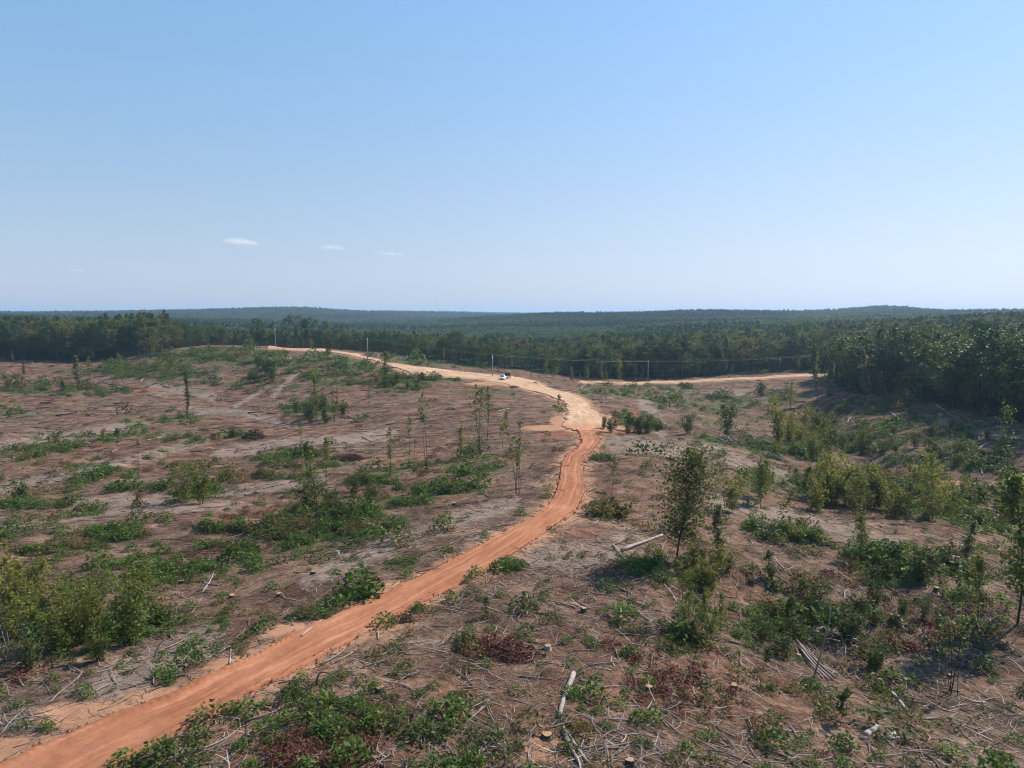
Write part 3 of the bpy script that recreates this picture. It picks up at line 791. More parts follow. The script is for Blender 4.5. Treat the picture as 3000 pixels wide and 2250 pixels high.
def pine_mesh(seed, H=21.0, dense=1.0, leaf=0.29, mat='pine'):
    rng = np.random.default_rng(seed)
    cs = []
    mb = MB()
    mb.tube([(0, 0, -0.4), (0, 0, H * .5), (rng.normal() * .15, rng.normal() * .15, H * .97)], [H * .012, H * .008, H * .0015], 6)
    base = rng.uniform(0.35, 0.52)
    nb = int(44 * dense)
    for i in range(nb):
        t = base + (1 - base) * (i + rng.random()) / nb
        k = (t - base) / (1 - base)
        L = H * (0.165 * (1 - k) ** 0.75 + 0.02) * rng.uniform(0.65, 1.2) * (0.55 + 0.45 * min(1, k * 4 + .2))
        th = rng.uniform(0, 6.28)
        d = np.array([math.cos(th), math.sin(th), 0.15 + 0.5 * k])
        p0 = np.array([0, 0, H * t]); p2 = p0 + d * L
        if i % 2 == 0: mb.tube([p0, p2], [H * .003, H * .0008], 3, False)
        m = int((36 if leaf < .5 else 22) * dense)
        q = rng.uniform(0.45, 1.1, m)
        pts = p0 + d * (L * q)[:, None] + rng.normal(size=(m, 3)) * (0.10 * L + 0.22)
        cs.append(pts)
    cs.append(np.array([0, 0, H]) + rng.normal(size=(20, 3)) * np.array([.3, .3, .8]))
    c = np.concatenate(cs)
    v, f = leaf_quads(c, rng.uniform(0.6, 1.3, len(c)) * leaf, rng, 0.2, 0.5)
    return MB().add(v, f4=f).mesh('crown', M[mat]), mb.mesh('trunk', M['bark'], True)

OAKS = [oak_mesh(100 + i) for i in range(6)]
PINES = [pine_mesh(200 + i) for i in range(5)]
TURN = [oak_mesh(300, mat='autumn'), oak_mesh(301, mat='greyleaf'), oak_mesh(302, mat='sapling')]
# lighter crowns for the masses farther back
FAR_OAK = [oak_mesh(400 + i, 18, 0.9, 0.52)[0] for i in range(4)]
FAR_PINE = [pine_mesh(500 + i, 19, 0.8, 0.62)[0] for i in range(4)]

def scatter(name, pts, rot, scl, pick, meshes, label, kind='stuff'):
    """one stuff object: instances of the meshes on the given points"""
    me = bpy.data.meshes.new(name)
    me.vertices.add(len(pts)); me.vertices.foreach_set('co', np.asarray(pts, np.float32).ravel())
    for nm, ty, val in (('spin', 'FLOAT', rot), ('size', 'FLOAT', scl), ('pick', 'INT', pick)):
        a = me.attributes.new(nm, ty, 'POINT')
        a.data.foreach_set('value', np.asarray(val, np.float32 if ty == 'FLOAT' else np.int32))
    o = add(name, me); tag(o, label, None, None, kind)
    ng = bpy.data.node_groups.new(name, 'GeometryNodeTree')
    ng.interface.new_socket('Geometry', in_out='INPUT', socket_type='NodeSocketGeometry')
    ng.interface.new_socket('Geometry', in_out='OUTPUT', socket_type='NodeSocketGeometry')
    N, Lk = ng.nodes, ng.links
    gi, go = N.new('NodeGroupInput'), N.new('NodeGroupOutput')
    join = N.new('GeometryNodeJoinGeometry')
    for m in meshes:
        po = bpy.data.objects.new(name + '_pattern', m)      # a source for the node only, in no collection
        oi = N.new('GeometryNodeObjectInfo'); oi.inputs['Object'].default_value = po
        oi.inputs['As Instance'].default_value = True
        Lk.new(oi.outputs['Geometry'], join.inputs[0])
    iop = N.new('GeometryNodeInstanceOnPoints')
    Lk.new(gi.outputs[0], iop.inputs['Points']); Lk.new(join.outputs[0], iop.inputs['Instance'])
    iop.inputs['Pick Instance'].default_value = True
    def na(nm, ty):
        a = N.new('GeometryNodeInputNamedAttribute'); a.data_type = ty; a.inputs['Name'].default_value = nm
        return a.outputs['Attribute']
    Lk.new(na('pick', 'INT'), iop.inputs['Instance Index'])
    cx = N.new('ShaderNodeCombineXYZ'); Lk.new(na('spin', 'FLOAT'), cx.inputs[2])
    Lk.new(cx.outputs[0], iop.inputs['Rotation'])
    Lk.new(na('size', 'FLOAT'), iop.inputs['Scale'])
    Lk.new(iop.outputs[0], go.inputs[0])
    md = o.modifiers.new('instances', 'NODES'); md.node_group = ng
    return o

def tree_points():
    P = []
    r = 100.0
    while r < 6500:
        s = max(5.0, 0.0060 * r) if r > 330 else 5.0
        for side in (1,):
            na = int(math.radians(104) * r / s)
            az = math.radians(-52) + (np.arange(na) + RNG.random(na)) * (math.radians(104) / na)
            rr = r + (RNG.random(na) - .5) * s * 0.9
            P.append(np.stack([rr * np.sin(az), rr * np.cos(az)], 1))
        r += s * 0.9
    P = np.concatenate(P)
    R = np.hypot(P[:, 0], P[:, 1]); E = edge_r(P[:, 0], P[:, 1])
    k = R > E
    way = on_way(P[:, 0], P[:, 1])
    k &= ~way
    P, R, E = P[k], R[k], E[k]
    # the strip of land along the lane stays open
    sub = np.concatenate([LANE_E[::10], ROAD_E[::20]])
    near = R < 520
    d = np.full(len(P), 99.0)
    d[near] = np.sqrt(((P[near][:, None, :] - sub[None]) ** 2).sum(-1).min(1))
    k = d > 5.5
    return P[k], R[k], E[k]
TP, TR, TE = tree_points()
TZ = height0(TP[:, 0], TP[:, 1])
U_, V_ = project(TP[:, 0], TP[:, 1], TZ + 12)
infr = (U_ > -60) & (U_ < 3060)
key = np.where(infr, TR + 2.2 * (TR - TE), 1e6)
near_ids = np.argsort(key)[:285]
mask = np.zeros(len(TP), bool); mask[near_ids] = True

def wood_side(u):
    if u < 460: return 'west'
    if u < 1020: return 'crest'
    if u < 1720: return 'road'
    if u < 2410: return 'lane'
    return 'east'
PLACE = {'west': 'in the woods behind the far left slope', 'crest': 'behind the green hilltop and clay pad',
         'road': 'in the woods beyond the tan road and truck', 'lane': 'in the dark woods behind the pale lane', 'east': 'in the shaded woods right of the clearing'}
GRP = {'west': 'trees of the left wood edge', 'crest': 'trees behind the hilltop', 'road': 'trees beyond the road', 'lane': 'trees behind the lane', 'east': 'trees of the right wood edge'}

EDGE_SPOTS = [(60,'behind the pale broken topped tree'),(220,'behind the tall pale sapling'),(360,'above the feathery sapling'),(440,'beside the tall pale trunked tree'),(560,'over the green hillside'),(700,'behind the green hilltop'),
 (810,'by the first hilltop pole'),(930,'by the second hilltop pole'),(1070,'behind the roadside pole'),(1180,'over the road cut bank'),(1300,'over the brown strip above the road'),(1440,'behind the truck pole'),(1500,'behind the black trailer'),
 (1600,'right of the parked truck'),(1690,'at the head of the lane'),(1770,'behind the round pale tree'),(1830,'behind the olive yellow tree'),(1900,'by the lane pole'),(2010,'beyond the middle of the lane'),(2115,'by the small pale tree'),
 (2230,'beyond the far part of the lane'),(2330,'where the lane ends'),(2400,'behind the tallest forward grey tree'),(2470,'beside the forward grey trees'),(2540,'behind the lone olive grey tree'),(2610,'above the gully'),(2690,'above the brown brush heap'),
 (2770,'above the logs at the wood foot'),(2850,'over the long shadow'),(2930,'behind the tufted pole thin tree'),(2990,'at the frame edge')]
EDGE_U = np.array([a for a, _ in EDGE_SPOTS], float)
def place_tree(kind, meshes, x, y, z, H, Hm, rz, label, group):
    s = H / Hm
    t = thing(kind, label, 'tree', (x, y, z), rz, group, (s * RNG.uniform(.8, 1.3), s * RNG.uniform(.8, 1.3), s))
    add('crown', meshes[0], t); add('trunk', meshes[1], t)
    return t
for i in near_ids:
    x, y, z = TP[i, 0], TP[i, 1], TZ[i]
    u = U_[i]; sd = wood_side(u)
    pp = {'west': .2, 'crest': .1, 'road': .3, 'lane': .25, 'east': .25}[sd]
    q = RNG.random()
    lo_, hi_ = {'west': (10, 17), 'crest': (7, 18), 'road': (8, 13.5), 'lane': (14, 20), 'east': (13, 21)}[sd]
    H = RNG.uniform(lo_, hi_)
    if TR[i] - TE[i] < 4: H *= RNG.uniform(0.5, 0.95)
    rz = RNG.uniform(0, 6.28)
    edge_spot = EDGE_SPOTS[int(np.argmin(np.abs(EDGE_U - u)))][1]
    size = 'short' if H < lo_ + (hi_ - lo_) * .3 else 'tall' if H > lo_ + (hi_ - lo_) * .72 else 'middling'
    where = size + ('|standing at the wood edge ' if TR[i] - TE[i] < 5 else '|standing back in the wood ') + edge_spot
    size, where = where.split('|')
    if q < pp:
        place_tree('pine_tree', PINES[RNG.integers(5)], x, y, z, H * 1.06, 21, rz, size + ' dark green pine ' + where, 'pines of the wood edge')
    elif q < pp + .16:
        j = RNG.integers(3)
        place_tree('broadleaf_tree', TURN[j], x, y, z, H * .85, 20, rz, ('turning olive brown', 'pale grey green', 'lighter yellow green')[j] + ' tree, ' + size + ', ' + where.replace('standing ', ''),
                   ('turning trees', 'pale trees', 'light trees')[j] + ' of the wood edge')
    else:
        place_tree('broadleaf_tree', OAKS[RNG.integers(6)], x, y, z, H, 20, rz, size + ' dark rounded tree ' + where, 'broadleaf trees of the wood edge')

# the big rounded trees that stand out behind the hilltop
for u, vt, lab in ((560,962,'rounded dark tree over the green hillside'),(650,955,'broad dark tree behind the crest of the green hilltop'),(752,930,'large rounded dark tree just left of the first hilltop pole'),(800,938,'dark tree close behind the first hilltop pole'),
      (862,926,'tallest rounded dark tree behind the bare clay pad'),(905,932,'dark tree between the two hilltop poles'),(958,942,'dark tree right beside the second hilltop pole'),(1000,950,'spreading dark tree past the second hilltop pole'),
      (1095,966,'rounded tree behind the roadside pole'),(1190,972,'dark rounded tree over the road cut bank'),(1345,968,'taller pointed dark tree over the brown strip')):
    az = math.atan((u - 1500) / FPX)
    R_ = float(np.interp(az, EDGE_AZ, EDGE_R)) + 3
    x, y = R_ * math.sin(az), R_ * math.cos(az); z = float(height0(x, y))
    dep = y * math.cos(PITCH) - z * math.sin(PITCH)
    H = (-dep * (vt - 1125) / FPX - y * math.sin(PITCH)) / math.cos(PITCH) - z
    place_tree('broadleaf_tree', OAKS[u % 6], x, y, z, max(H, 8), 20 * .97, u * .7, lab, None)

rest = ~mask
rest &= ~((TR > 3000) & (RNG.random(len(TR)) < .3))
RP, RZ, RR = TP[rest], TZ[rest], TR[rest]
mid = RR < 700
n = mid.sum()
pk = np.where(fbm(RP[mid, 0] / 60, RP[mid, 1] / 60, 2, 3) > -0.35, RNG.integers(0, 6, n), RNG.integers(6, 11, n))
pk = np.where(RNG.random(n) < .12, RNG.integers(11, 14, n), pk)
Hn = np.where(np.abs(np.arctan2(RP[mid, 0], RP[mid, 1])) > .4, RNG.uniform(.60, .98, n), RNG.uniform(.55, .92, n))
mu = 1500 + FPX * RP[mid, 0] / RP[mid, 1]
Hn = np.where((mu > 500) & (mu < 1720), Hn * .72, Hn)
scatter('woodland', np.c_[RP[mid], RZ[mid]], RNG.uniform(0, 6.28, n), Hn, pk, [m[0] for m in OAKS + PINES + TURN],
        'deep mass of dark trees behind the first row of the wood')
far = ~mid; n = far.sum()
grow = np.clip(RR[far] / 1400, 1, 1.55)
pk = np.where(fbm(RP[far, 0] / 160, RP[far, 1] / 160, 3, 4) + np.where(RR[far] < 700, .55, -.05) > 0.15, RNG.integers(0, 4, n), RNG.integers(4, 8, n))
scatter('far_woodland', np.c_[RP[far], RZ[far]], RNG.uniform(0, 6.28, n), RNG.uniform(.6, 1.08, n) * grow ** .4 * np.where((RR[far] < 620) & (np.abs(np.arctan2(RP[far, 0], RP[far, 1]) + .19) < .29), .66, 1), pk, FAR_OAK + FAR_PINE,
        'far blue green forest covering the rolling hills to the horizon')
print('trees', len(near_ids), mid.sum(), far.sum())

# the air: even haze over the whole land, sky and clouds outside it
def build_haze():
    mb = MB().box((-17000, -400, -75), (17000, 17000, 42))
    m, nt, out = new_mat('haze_air'); k = NT(nt)
    pv = k.n('ShaderNodeVolumePrincipled')
    pv.inputs['Color'].default_value = (0.54, 0.76, 1.0, 1)
    pv.inputs['Density'].default_value = 0.00012
    pv.inputs['Anisotropy'].default_value = 0.2
    k.l(pv.outputs[0], out.inputs['Volume'])
    o = add('haze', mb.mesh('haze', m)); tag(o, 'thin blue haze lying over the distant hills', kind='stuff')
build_haze()

# ------------------------------------------------------------------ saplings left standing in the clearing
def stem_curve(rng, H, lean, wob):
    t = np.linspace(0, 1, 6)
    th = rng.uniform(0, 6.28)
    p = np.zeros((6, 3)); p[:, 2] = t * H
    p[:, 0] = lean[0] * t ** 1.4 + wob * H * 0.02 * np.sin(t * 5 + th); p[:, 1] = lean[1] * t ** 1.4 + wob * H * 0.02 * np.cos(t * 4 + th)
    p[0, 2] = -0.25
    return p

def along(p, t):
    s = np.linspace(0, 1, len(p))
    return np.stack([np.interp(t, s, p[:, i]) for i in range(3)], -1)

def sapling_mesh(seed, H=8.0, stems=1, c0=0.35, width=0.16, nleaf=420, leaf=0.17, mat='sapling', bark='bark', prof='taper', lean=0.0, rad=0.008, spread=0.05, clump=9):
    rng = np.random.default_rng(seed)
    mb = MB(); cs = []
    for k in range(stems):
        h = H * (1 if k == 0 else rng.uniform(.65, .97))
        off = rng.normal(size=2) * spread * H * (stems > 1)
        ln = (lean * H + rng.normal() * .07 * H + off[0] * 1.2, rng.normal() * .07 * H + off[1] * 1.2)
        p = stem_curve(rng, h, ln, 1.0); p[:, :2] += off * 0.4
        mb.tube(p, np.array([1, .85, .7, .52, .32, .10]) * rad * h, 5)
        nb = max(3, int(nleaf / clump / stems))
        for b in range(nb):
            t = c0 + (1 - c0) * rng.random() ** (0.9 if prof != 'top' else 0.5)
            kk = (t - c0) / (1 - c0 + 1e-6)
            if prof == 'taper': w = width * (1.05 - 0.85 * kk) * (0.5 + min(1, kk * 3) * .5)
            elif prof == 'round': w = width * math.sqrt(max(.04, 1 - ((kk - .45) / .58) ** 2))
            elif prof == 'column': w = width * (0.9 + .3 * math.sin(kk * 19 + seed))
            elif prof == 'top': w = width * (0.35 + .65 * kk) * (1.15 - .5 * kk)
            else: w = width
            L = w * h * rng.uniform(.35, 1.15)
            th = rng.uniform(0, 6.28)
            L *= 0.62 + .5 * abs(math.sin(th * 1.5 + seed + 5 * t))
            p0 = along(p, t); d = np.array([math.cos(th), math.sin(th), rng.uniform(.25, .8)])
            p2 = p0 + d * L
            if L > .25: mb.tube([p0, (p0 + p2) / 2 + [0, 0, .06 * L], p2], [rad * h * .22, rad * h * .13, rad * h * .05], 3, False)
            m = clump
            q = rng.uniform(.35, 1.08, m)
            cs.append(p0 + d * (L * q)[:, None] + rng.normal(size=(m, 3)) * (.16 * L + .07 * leaf / .17))
    c = np.concatenate(cs) if nleaf else np.zeros((0, 3))
    crown = None
    if nleaf:
        v, f = leaf_quads(c, rng.uniform(.55, 1.25, len(c)) * leaf, rng, .5, .55)
        crown = MB().add(v, f4=f).mesh('crown', M[mat])
    return crown, mb.mesh('trunk', M[bark], True), H

SAP = {
 'hero': [sapling_mesh(701, 8.6, 1, .20, .34, 3900, .140, 'shrub', 'bark', 'round', .02, .0095, .04, 12)],
 'tall': [sapling_mesh(710 + i, 9, 1 + i % 2, .34, .19, 620, .15, 'sapling', 'bark', 'taper', .0, .006, .04) for i in range(4)],
 'poplar': [sapling_mesh(720 + i, 8, 1 + i % 2, .16, .19, 850, .15, 'poplar', 'bark', 'taper', .0, .006, .05) for i in range(4)],
 'bushy': [sapling_mesh(730 + i, 5, 5, .08, .26, 1250, .16, 'poplar', 'bark', 'round', .0, .007, .13) for i in range(4)],
 'darkbush': [sapling_mesh(735 + i, 4, 5, .05, .30, 1200, .16, 'shrub', 'bark', 'round', .0, .009, .15) for i in range(3)],
 'column': [sapling_mesh(740, 14, 1, .04, .048, 1500, .20, 'shrub', 'bark', 'column', .0, .006)],
 'thin': [sapling_mesh(750 + i, 8, 1 + (i == 1), .55, .13, 190, .16, 'sapling', 'bark', 'top', .02, .0050) for i in range(4)],
 'pale': [sapling_mesh(760 + i, 9, 1, .22, .17, 1100, .22, 'greyleaf', 'bark', 'taper', .0, .006) for i in range(3)],
 'multi': [sapling_mesh(770 + i, 9, 4, .42, .11, 640, .15, 'sapling', 'bark', 'taper', .01, .0050, .05) for i in range(3)],
 'dark': [sapling_mesh(780 + i, 8, 1, .22, .20, 1300, .19, 'sapling', 'bark', 'round', .0, .009) for i in range(3)],
 'bare': [sapling_mesh(790 + i, 6, 1, .3, .10, 0, .1, 'dead', 'bark', 'taper', .03, .0075) for i in range(3)],
 'brown': [sapling_mesh(795, 6, 1, .5, .13, 260, .15, 'dead', 'bark', 'top', .03, .006)],
 'lean': [sapling_mesh(797, 7, 1, .45, .16, 520, .16, 'sapling', 'bark', 'round', .55, .006)],
 'birch': [sapling_mesh(798, 8, 2, .5, .17, 420, .17, 'poplar', 'palebark', 'top', .0, .0055, .05)],
 'wisp': [sapling_mesh(765 + i, 9, 3, .25, .15, 950, .14, 'poplar', 'palebark', 'taper', .03, .0045, .05) for i in range(2)],
 'tallpale': [sapling_mesh(769, 18, 1, .42, .11, 1500, .30, 'greyleaf', 'palebark', 'round', .01, .0075)],
 'sprig': [sapling_mesh(799 + i, 2.6, 1, .25, .20, 260, .14, 'shrub', 'bark', 'round', .0, .010) for i in range(3)],
}
# (shape, base column, base row, top row, label, category)
TREES = [
 ('hero',1985,1648,1325,'tallest leafy young tree, dark round crown on a bare trunk, right of the track','tree'),
 ('column',548,1230,1090,'narrow vine wrapped green column of a tree alone on the brown slope','tree'),
 ('poplar',925,1235,1082,'tall yellow green sapling, taller of the pair above the dark thicket','tree'),
 ('poplar',975,1237,1100,'golden topped sapling, shorter of the pair above the dark thicket','tree'),
 ('tall',1080,1185,1108,'spreading sapling just beyond the golden pair, over a dark shadow','tree'),
 ('dark',1132,1116,1034,'dark leafy tree beside the tan road below a utility pole','tree'),
 ('dark',910,1027,993,'small dark tree at the road edge nearest the bare hilltop pad','tree'),
 ('darkbush',960,1038,985,'dark bushy tree with its shadow on the hill beside the road','tree'),
 ('pale',228,1152,1045,'tall pale green sapling before the dark woods over the brown slope','tree'),
 ('poplar',262,1115,1045,'yellowish sapling behind the tall pale one near the woods','tree'),
 ('poplar',360,1118,1035,'feathery yellow green sapling at the foot of the green hillside','tree'),
 ('pale',72,1108,1058,'small yellow green sapling by the pale track near the woods','tree'),
 ('pale',36,1062,1030,'pale broken topped tree standing out before the dark wood edge','tree'),
 ('sprig',186,1156,1120,'small dark upright bush among low weeds on the far slope','bush'),
 ('tall',1406,1332,1125,'tall sparse tree with a long dark trunk over scattered white chips','tree'),
 ('tall',1428,1290,1135,'leafy green sapling just behind the tall sparse tree','tree'),
 ('birch',1470,1330,1205,'pale stemmed leaning pair of saplings with yellow tops','tree'),
 ('multi',1516,1447,1222,'cluster of thin straight stems with small crowns left of the track bend','tree'),
 ('thin',1195,1362,1222,'slim sapling with a sparse leafy head over green ground cover','tree'),
 ('thin',1250,1377,1150,'tallest bare thin trunk with a tiny leafy tip in the mid clearing','tree'),
 ('tall',1140,1392,1255,'slender drooping sapling over low green weeds','tree'),
 ('thin',1213,1357,1290,'short thin sapling between two taller ones in mid clearing','tree'),
 ('poplar',1350,1347,1238,'light green small sapling before the heap of white chips','tree'),
 ('poplar',1380,1345,1275,'low yellow green sapling at the foot of the tall sparse tree','tree'),
 ('tall',930,1577,1288,'double trunked tall sapling with yellow crown over a dark shadowed base','tree'),
 ('thin',912,1560,1410,'thin sapling close beside the double trunked one','tree'),
 ('tall',880,1302,1230,'small dark leafed sapling next to the brush heap','tree'),
 ('poplar',960,1420,1282,'yellow topped sapling standing behind the double trunked one','tree'),
 ('thin',1045,1440,1370,'bare stick like sapling amid weeds on the left slope','tree'),
 ('bushy',592,1476,1352,'bright green bushy tree with several stems on the left slope','tree'),
 ('bushy',535,1470,1375,'wide olive bush beside the bright green multi stem tree','bush'),
 ('thin',405,1372,1268,'thin pale sapling above the brown brush line','tree'),
 ('brown',307,1332,1258,'dead sapling with a brown leafy top on the slope','tree'),
 ('lean',372,1540,1425,'bent sapling leaning over with drooping leafy head','tree'),
 ('sprig',345,1310,1262,'bushy dark sprig in the slash below the brown topped sapling','bush'),
 ('wisp',25,1925,1480,'tallest slender light green tree at the near thicket edge','tree'),
 ('wisp',75,1900,1560,'thin stemmed tree in the near thicket beside the tall light green one','tree'),
 ('bushy',262,1858,1700,'yellow green bush in the middle of the near thicket','bush'),
 ('bushy',372,1895,1715,'yellowest bush at the track side end of the near thicket','bush'),
 ('bushy',130,1830,1700,'olive green bush in the near thicket behind pale bent stems','bush'),
 ('wisp',190,1800,1660,'upright leafy sapling rising at the back of the near thicket','tree'),
 ('bushy',40,1800,1640,'dense bush against the tall tree in the near thicket','bush'),
 ('darkbush',300,1935,1850,'low dark bush at the shaded foot of the near thicket','bush'),
 ('darkbush',90,1960,1870,'low shaded bush under the tall light green tree','bush'),
 ('thin',1787,1492,1345,'thin twiggy sapling over a bright green weed patch beside the track','tree'),
 ('poplar',2015,1842,1640,'leafy sapling standing just below the tallest young tree','tree'),
 ('pale',2100,1672,1480,'wispy pale sapling beside the tallest young tree','tree'),
 ('poplar',2062,1872,1715,'yellowing sapling, one of three close stems below the young tree','tree'),
 ('poplar',2086,1874,1725,'golden leafed middle sapling of three close stems','tree'),
 ('poplar',2112,1868,1735,'shorter outer sapling of the three close stems','tree'),
 ('bushy',2140,1500,1390,'bushy green growth behind the tallest young tree','bush'),
 ('thin',2190,1468,1385,'short bare stem by the pale skid trail','tree'),
 ('tall',2228,1458,1338,'twin topped leafy sapling beyond the pale skid trail','tree'),
 ('tall',2252,1462,1345,'slightly taller leafy sapling beside the twin topped one','tree'),
 ('lean',2262,1560,1435,'thin sapling leaning steeply over the green bank','tree'),
 ('thin',2355,1552,1435,'slim sapling with spread twigs on the green bank','tree'),
 ('dark',2520,1642,1515,'dark crowned small tree above an upturned root on the right slope','tree'),
 ('thin',2615,1617,1528,'thin sparse sapling next to the dark crowned small tree','tree'),
 ('pale',2825,1672,1525,'grey green sapling with drooping leaves on the open right slope','tree'),
 ('dark',2978,1832,1395,'tall dark trunked tree casting the large shadow at the frame edge','tree'),
 ('multi',2790,2032,1662,'slender dark stemmed tree rising from the shaded brush','tree'),
 ('sprig',2465,2128,2008,'tiny lone sapling among dead branches in the near brush','tree'),
 ('thin',2735,1532,1330,'thin tree with a bare lower trunk above the yellow green thicket','tree'),
 ('thin',2942,1484,1198,'pole thin tall tree with a tuft on top by the right woods','tree'),
 ('pale',2395,1168,1008,'tallest grey green tree standing forward of the dark woods','tree'),
 ('pale',2428,1196,1060,'grey green tree close in front of the tallest forward one','tree'),
 ('pale',2535,1182,1025,'lone olive grey tree forward of the right woods','tree'),
 ('poplar',2312,1208,1112,'feathery sapling on the brow before the right woods','tree'),
 ('bare',2262,1197,1122,'bare dead stem on the brow before the right woods','tree'),
 ('darkbush',2135,1282,1195,'large rounded bush with a dark dead stem in it','bush'),
 ('bushy',2282,1300,1175,'tall yellow green bush in the hollow','bush'),
 ('bushy',2318,1292,1215,'second yellow green bush in the hollow','bush'),
 ('tall',2742,1292,1212,'brown green sapling on the slope under the right woods','tree'),
 ('poplar',2525,1337,1255,'small round topped sapling in the gully','tree'),
 ('darkbush',2420,1327,1262,'dark green bush in the gully bottom','bush'),
 ('bushy',2440,1475,1340,'bright yellow green bush, biggest of the right thicket','bush'),
 ('bushy',2520,1480,1350,'broad yellow green bush in the centre of the right thicket','bush'),
 ('bushy',2565,1490,1372,'lower yellow green bush beside the bare red patch','bush'),
 ('bushy',2650,1520,1415,'green bush at the near end of the right thicket','bush'),
 ('bushy',2725,1525,1420,'leafy bush round the foot of the thin bare trunked tree','bush'),
 ('bushy',2790,1525,1425,'outermost bush of the right thicket by the slope','bush'),
 ('poplar',2380,1420,1300,'leafy sapling at the upper end of the right thicket','tree'),
 ('pale',1765,1122,1062,'round pale green tree by the lane before the dark woods','tree'),
 ('poplar',1815,1124,1035,'olive yellow tree, tallest of those beside the lane','tree'),
 ('dark',1720,1118,1078,'low bushy tree at the head of the lane','tree'),
 ('pale',1660,1097,1052,'light leaved tree between the truck landing and the woods','tree'),
 ('pale',1600,1106,1055,'yellow green tree right of the parked truck','tree'),
 ('poplar',1630,1108,1072,'low golden sapling right of the parked truck','tree'),
 ('pale',1497,1084,1048,'small pale tree rising behind the black trailer','tree'),
 ('sprig',1880,1117,1098,'low bush on the woods side of the lane','bush'),
 ('bare',1960,1196,1108,'bare grey sapling standing on the slope below the lane','tree'),
 ('thin',1858,1165,1110,'bare twiggy sapling on the bank below the lane','tree'),
 ('pale',2115,1098,1040,'small pale tree lit against the dark woods behind the lane','tree'),
 ('bare',1465,1086,1028,'bare dead trunk behind the parked truck','tree'),
 ('tallpale',430,1037,918,'tall pale trunked tree rising above the wood edge behind the hill','tree'),
 ('darkbush',2018,1270,1216,'round dark bush at the end of the grey slash','bush'),
 ('bushy',2700,1455,1372,'yellow green bush above the red clay path','bush'),
 ('darkbush',1800,1252,1205,'dark bush at the road end of the low bush row','bush'),
 ('darkbush',1836,1262,1210,'second dark bush in the row beside the tan road','bush'),
 ('darkbush',1872,1268,1222,'third dark bush in the row beside the tan road','bush'),
 ('darkbush',1900,1272,1232,'last low dark bush in the row by the grey trail','bush'),
 ('sprig',1638,1194,1160,'small green bush at the road side on the pale landing','bush'),
 ('poplar',2860,1850,1600,'thin leafy sapling in front of the tall dark trunked tree','tree'),
 ('sprig',2300,1850,1745,'bright green sprout in the brush hollow','bush'),
 ('sprig',2345,1780,1700,'bright green upright sprout above the brush hollow','bush'),
 ('sprig',2250,1690,1620,'round green sprout on open litter right of the young tree','bush'),
 ('sprig',2240,1960,1890,'dark green sprout on the bank of the brush hollow','bush'),
 ('sprig',1360,1900,1862,'single green sprout with shadow beside the track','bush'),
 ('sprig',1425,1812,1755,'single green sprout on bare litter right of the track','bush'),
]
used = {}
for shape, u, vb, vt, label, cat in TREES:
    p = at(u, vb)
    depth = p.y * math.cos(PITCH) - p.z * math.sin(PITCH)
    vs = SAP[shape]; j = used.get(shape, 0); used[shape] = j + 1
    crown, trunk, H0 = vs[j % len(vs)]
    H = depth * (vb - vt) / FPX / math.cos(PITCH) / (0.92 if cat == 'bush' else 1.0)
    s = H / H0
    w = s ** 0.75 if s > 1 else s
    if shape in ('hero',): rz, w = 0.4, s
    elif shape == 'lean': rz, w = random.uniform(-.3, .3), s
    else: rz = random.uniform(0, 6.28)
    t = thing('tree' if cat == 'tree' else 'bush', label, cat, p, rz, None, (w, w, s))
    t.name = ('dead_tree' if shape in ('bare', 'brown') else 'young_tree') if cat == 'tree' else 'bush'
    if crown: add('crown' if cat == 'tree' else 'foliage', crown, t)
    add('trunk' if cat == 'tree' else 'stems', trunk, t)

# more bushes that make up the thickets
def thicket(shape, n, u0, v0, ru, rv, hpx, label, group, seed):
    rng = np.random.default_rng(seed)
    for i in range(n):
        q = math.sqrt(rng.random()); th = rng.uniform(0, 6.28)
        u, v = u0 + math.cos(th) * q * ru, v0 + math.sin(th) * q * rv
        p = at(u, v)
        if on_way(np.array([p.x]), np.array([p.y]))[0]: continue
        crown, trunk, H0 = SAP[shape][rng.integers(len(SAP[shape]))]
        s = p.y * hpx * rng.uniform(.6, 1.2) / FPX / H0
        t = thing('bush', ('tall ' if s * H0 > 1.05 * p.y * hpx / FPX else 'small ' if s * H0 < .75 * p.y * hpx / FPX else '') + label + (' near ' + spot(u, v)).replace('near the near', 'in the near'), 'bush', p, rng.uniform(0, 6.28), group, (s * rng.uniform(.85, 1.2), s * rng.uniform(.85, 1.2), s))
        add('foliage', crown, t); add('stems', trunk, t)
thicket('bushy', 15, 230, 1840, 240, 80, 140, 'yellow green bush', 'bushes of the near thicket', 1)
thicket('bushy', 18, 2580, 1480, 250, 45, 100, 'yellow green bush', 'bushes of the right thicket', 2)
thicket('bushy', 14, 2330, 1300, 260, 50, 75, 'olive green bush', 'bushes of the hollow', 3)
thicket('darkbush', 10, 1850, 1256, 85, 18, 38, 'dark bush', 'bushes of the dark row', 4)
thicket('poplar', 14, 1690, 1108, 170, 10, 38, 'pale young tree-like bush', 'bushes along the lane', 5)
thicket('darkbush', 12, 2680, 1300, 240, 50, 50, 'dark bush', 'bushes of the right slope', 6)
thicket('darkbush', 9, 1000, 1500, 150, 50, 70, 'dark green bush', 'bushes under the double trunk', 7)
thicket('darkbush', 9, 770, 1098, 55, 28, 38, 'dark green bush', 'bushes of the hillside', 8)
thicket('darkbush', 8, 930, 1215, 80, 28, 42, 'dark green bush', 'bushes under the golden pair', 9)
thicket('darkbush', 8, 1200, 1125, 90, 16, 30, 'dark green bush', 'bushes below the tan road', 10)
thicket('poplar', 8, 2900, 1520, 130, 50, 120, 'yellow green sapling bush', 'bushes by the right edge', 11)
thicket('darkbush', 8, 2660, 1690, 150, 40, 80, 'olive bush', 'bushes of the right bank', 12)
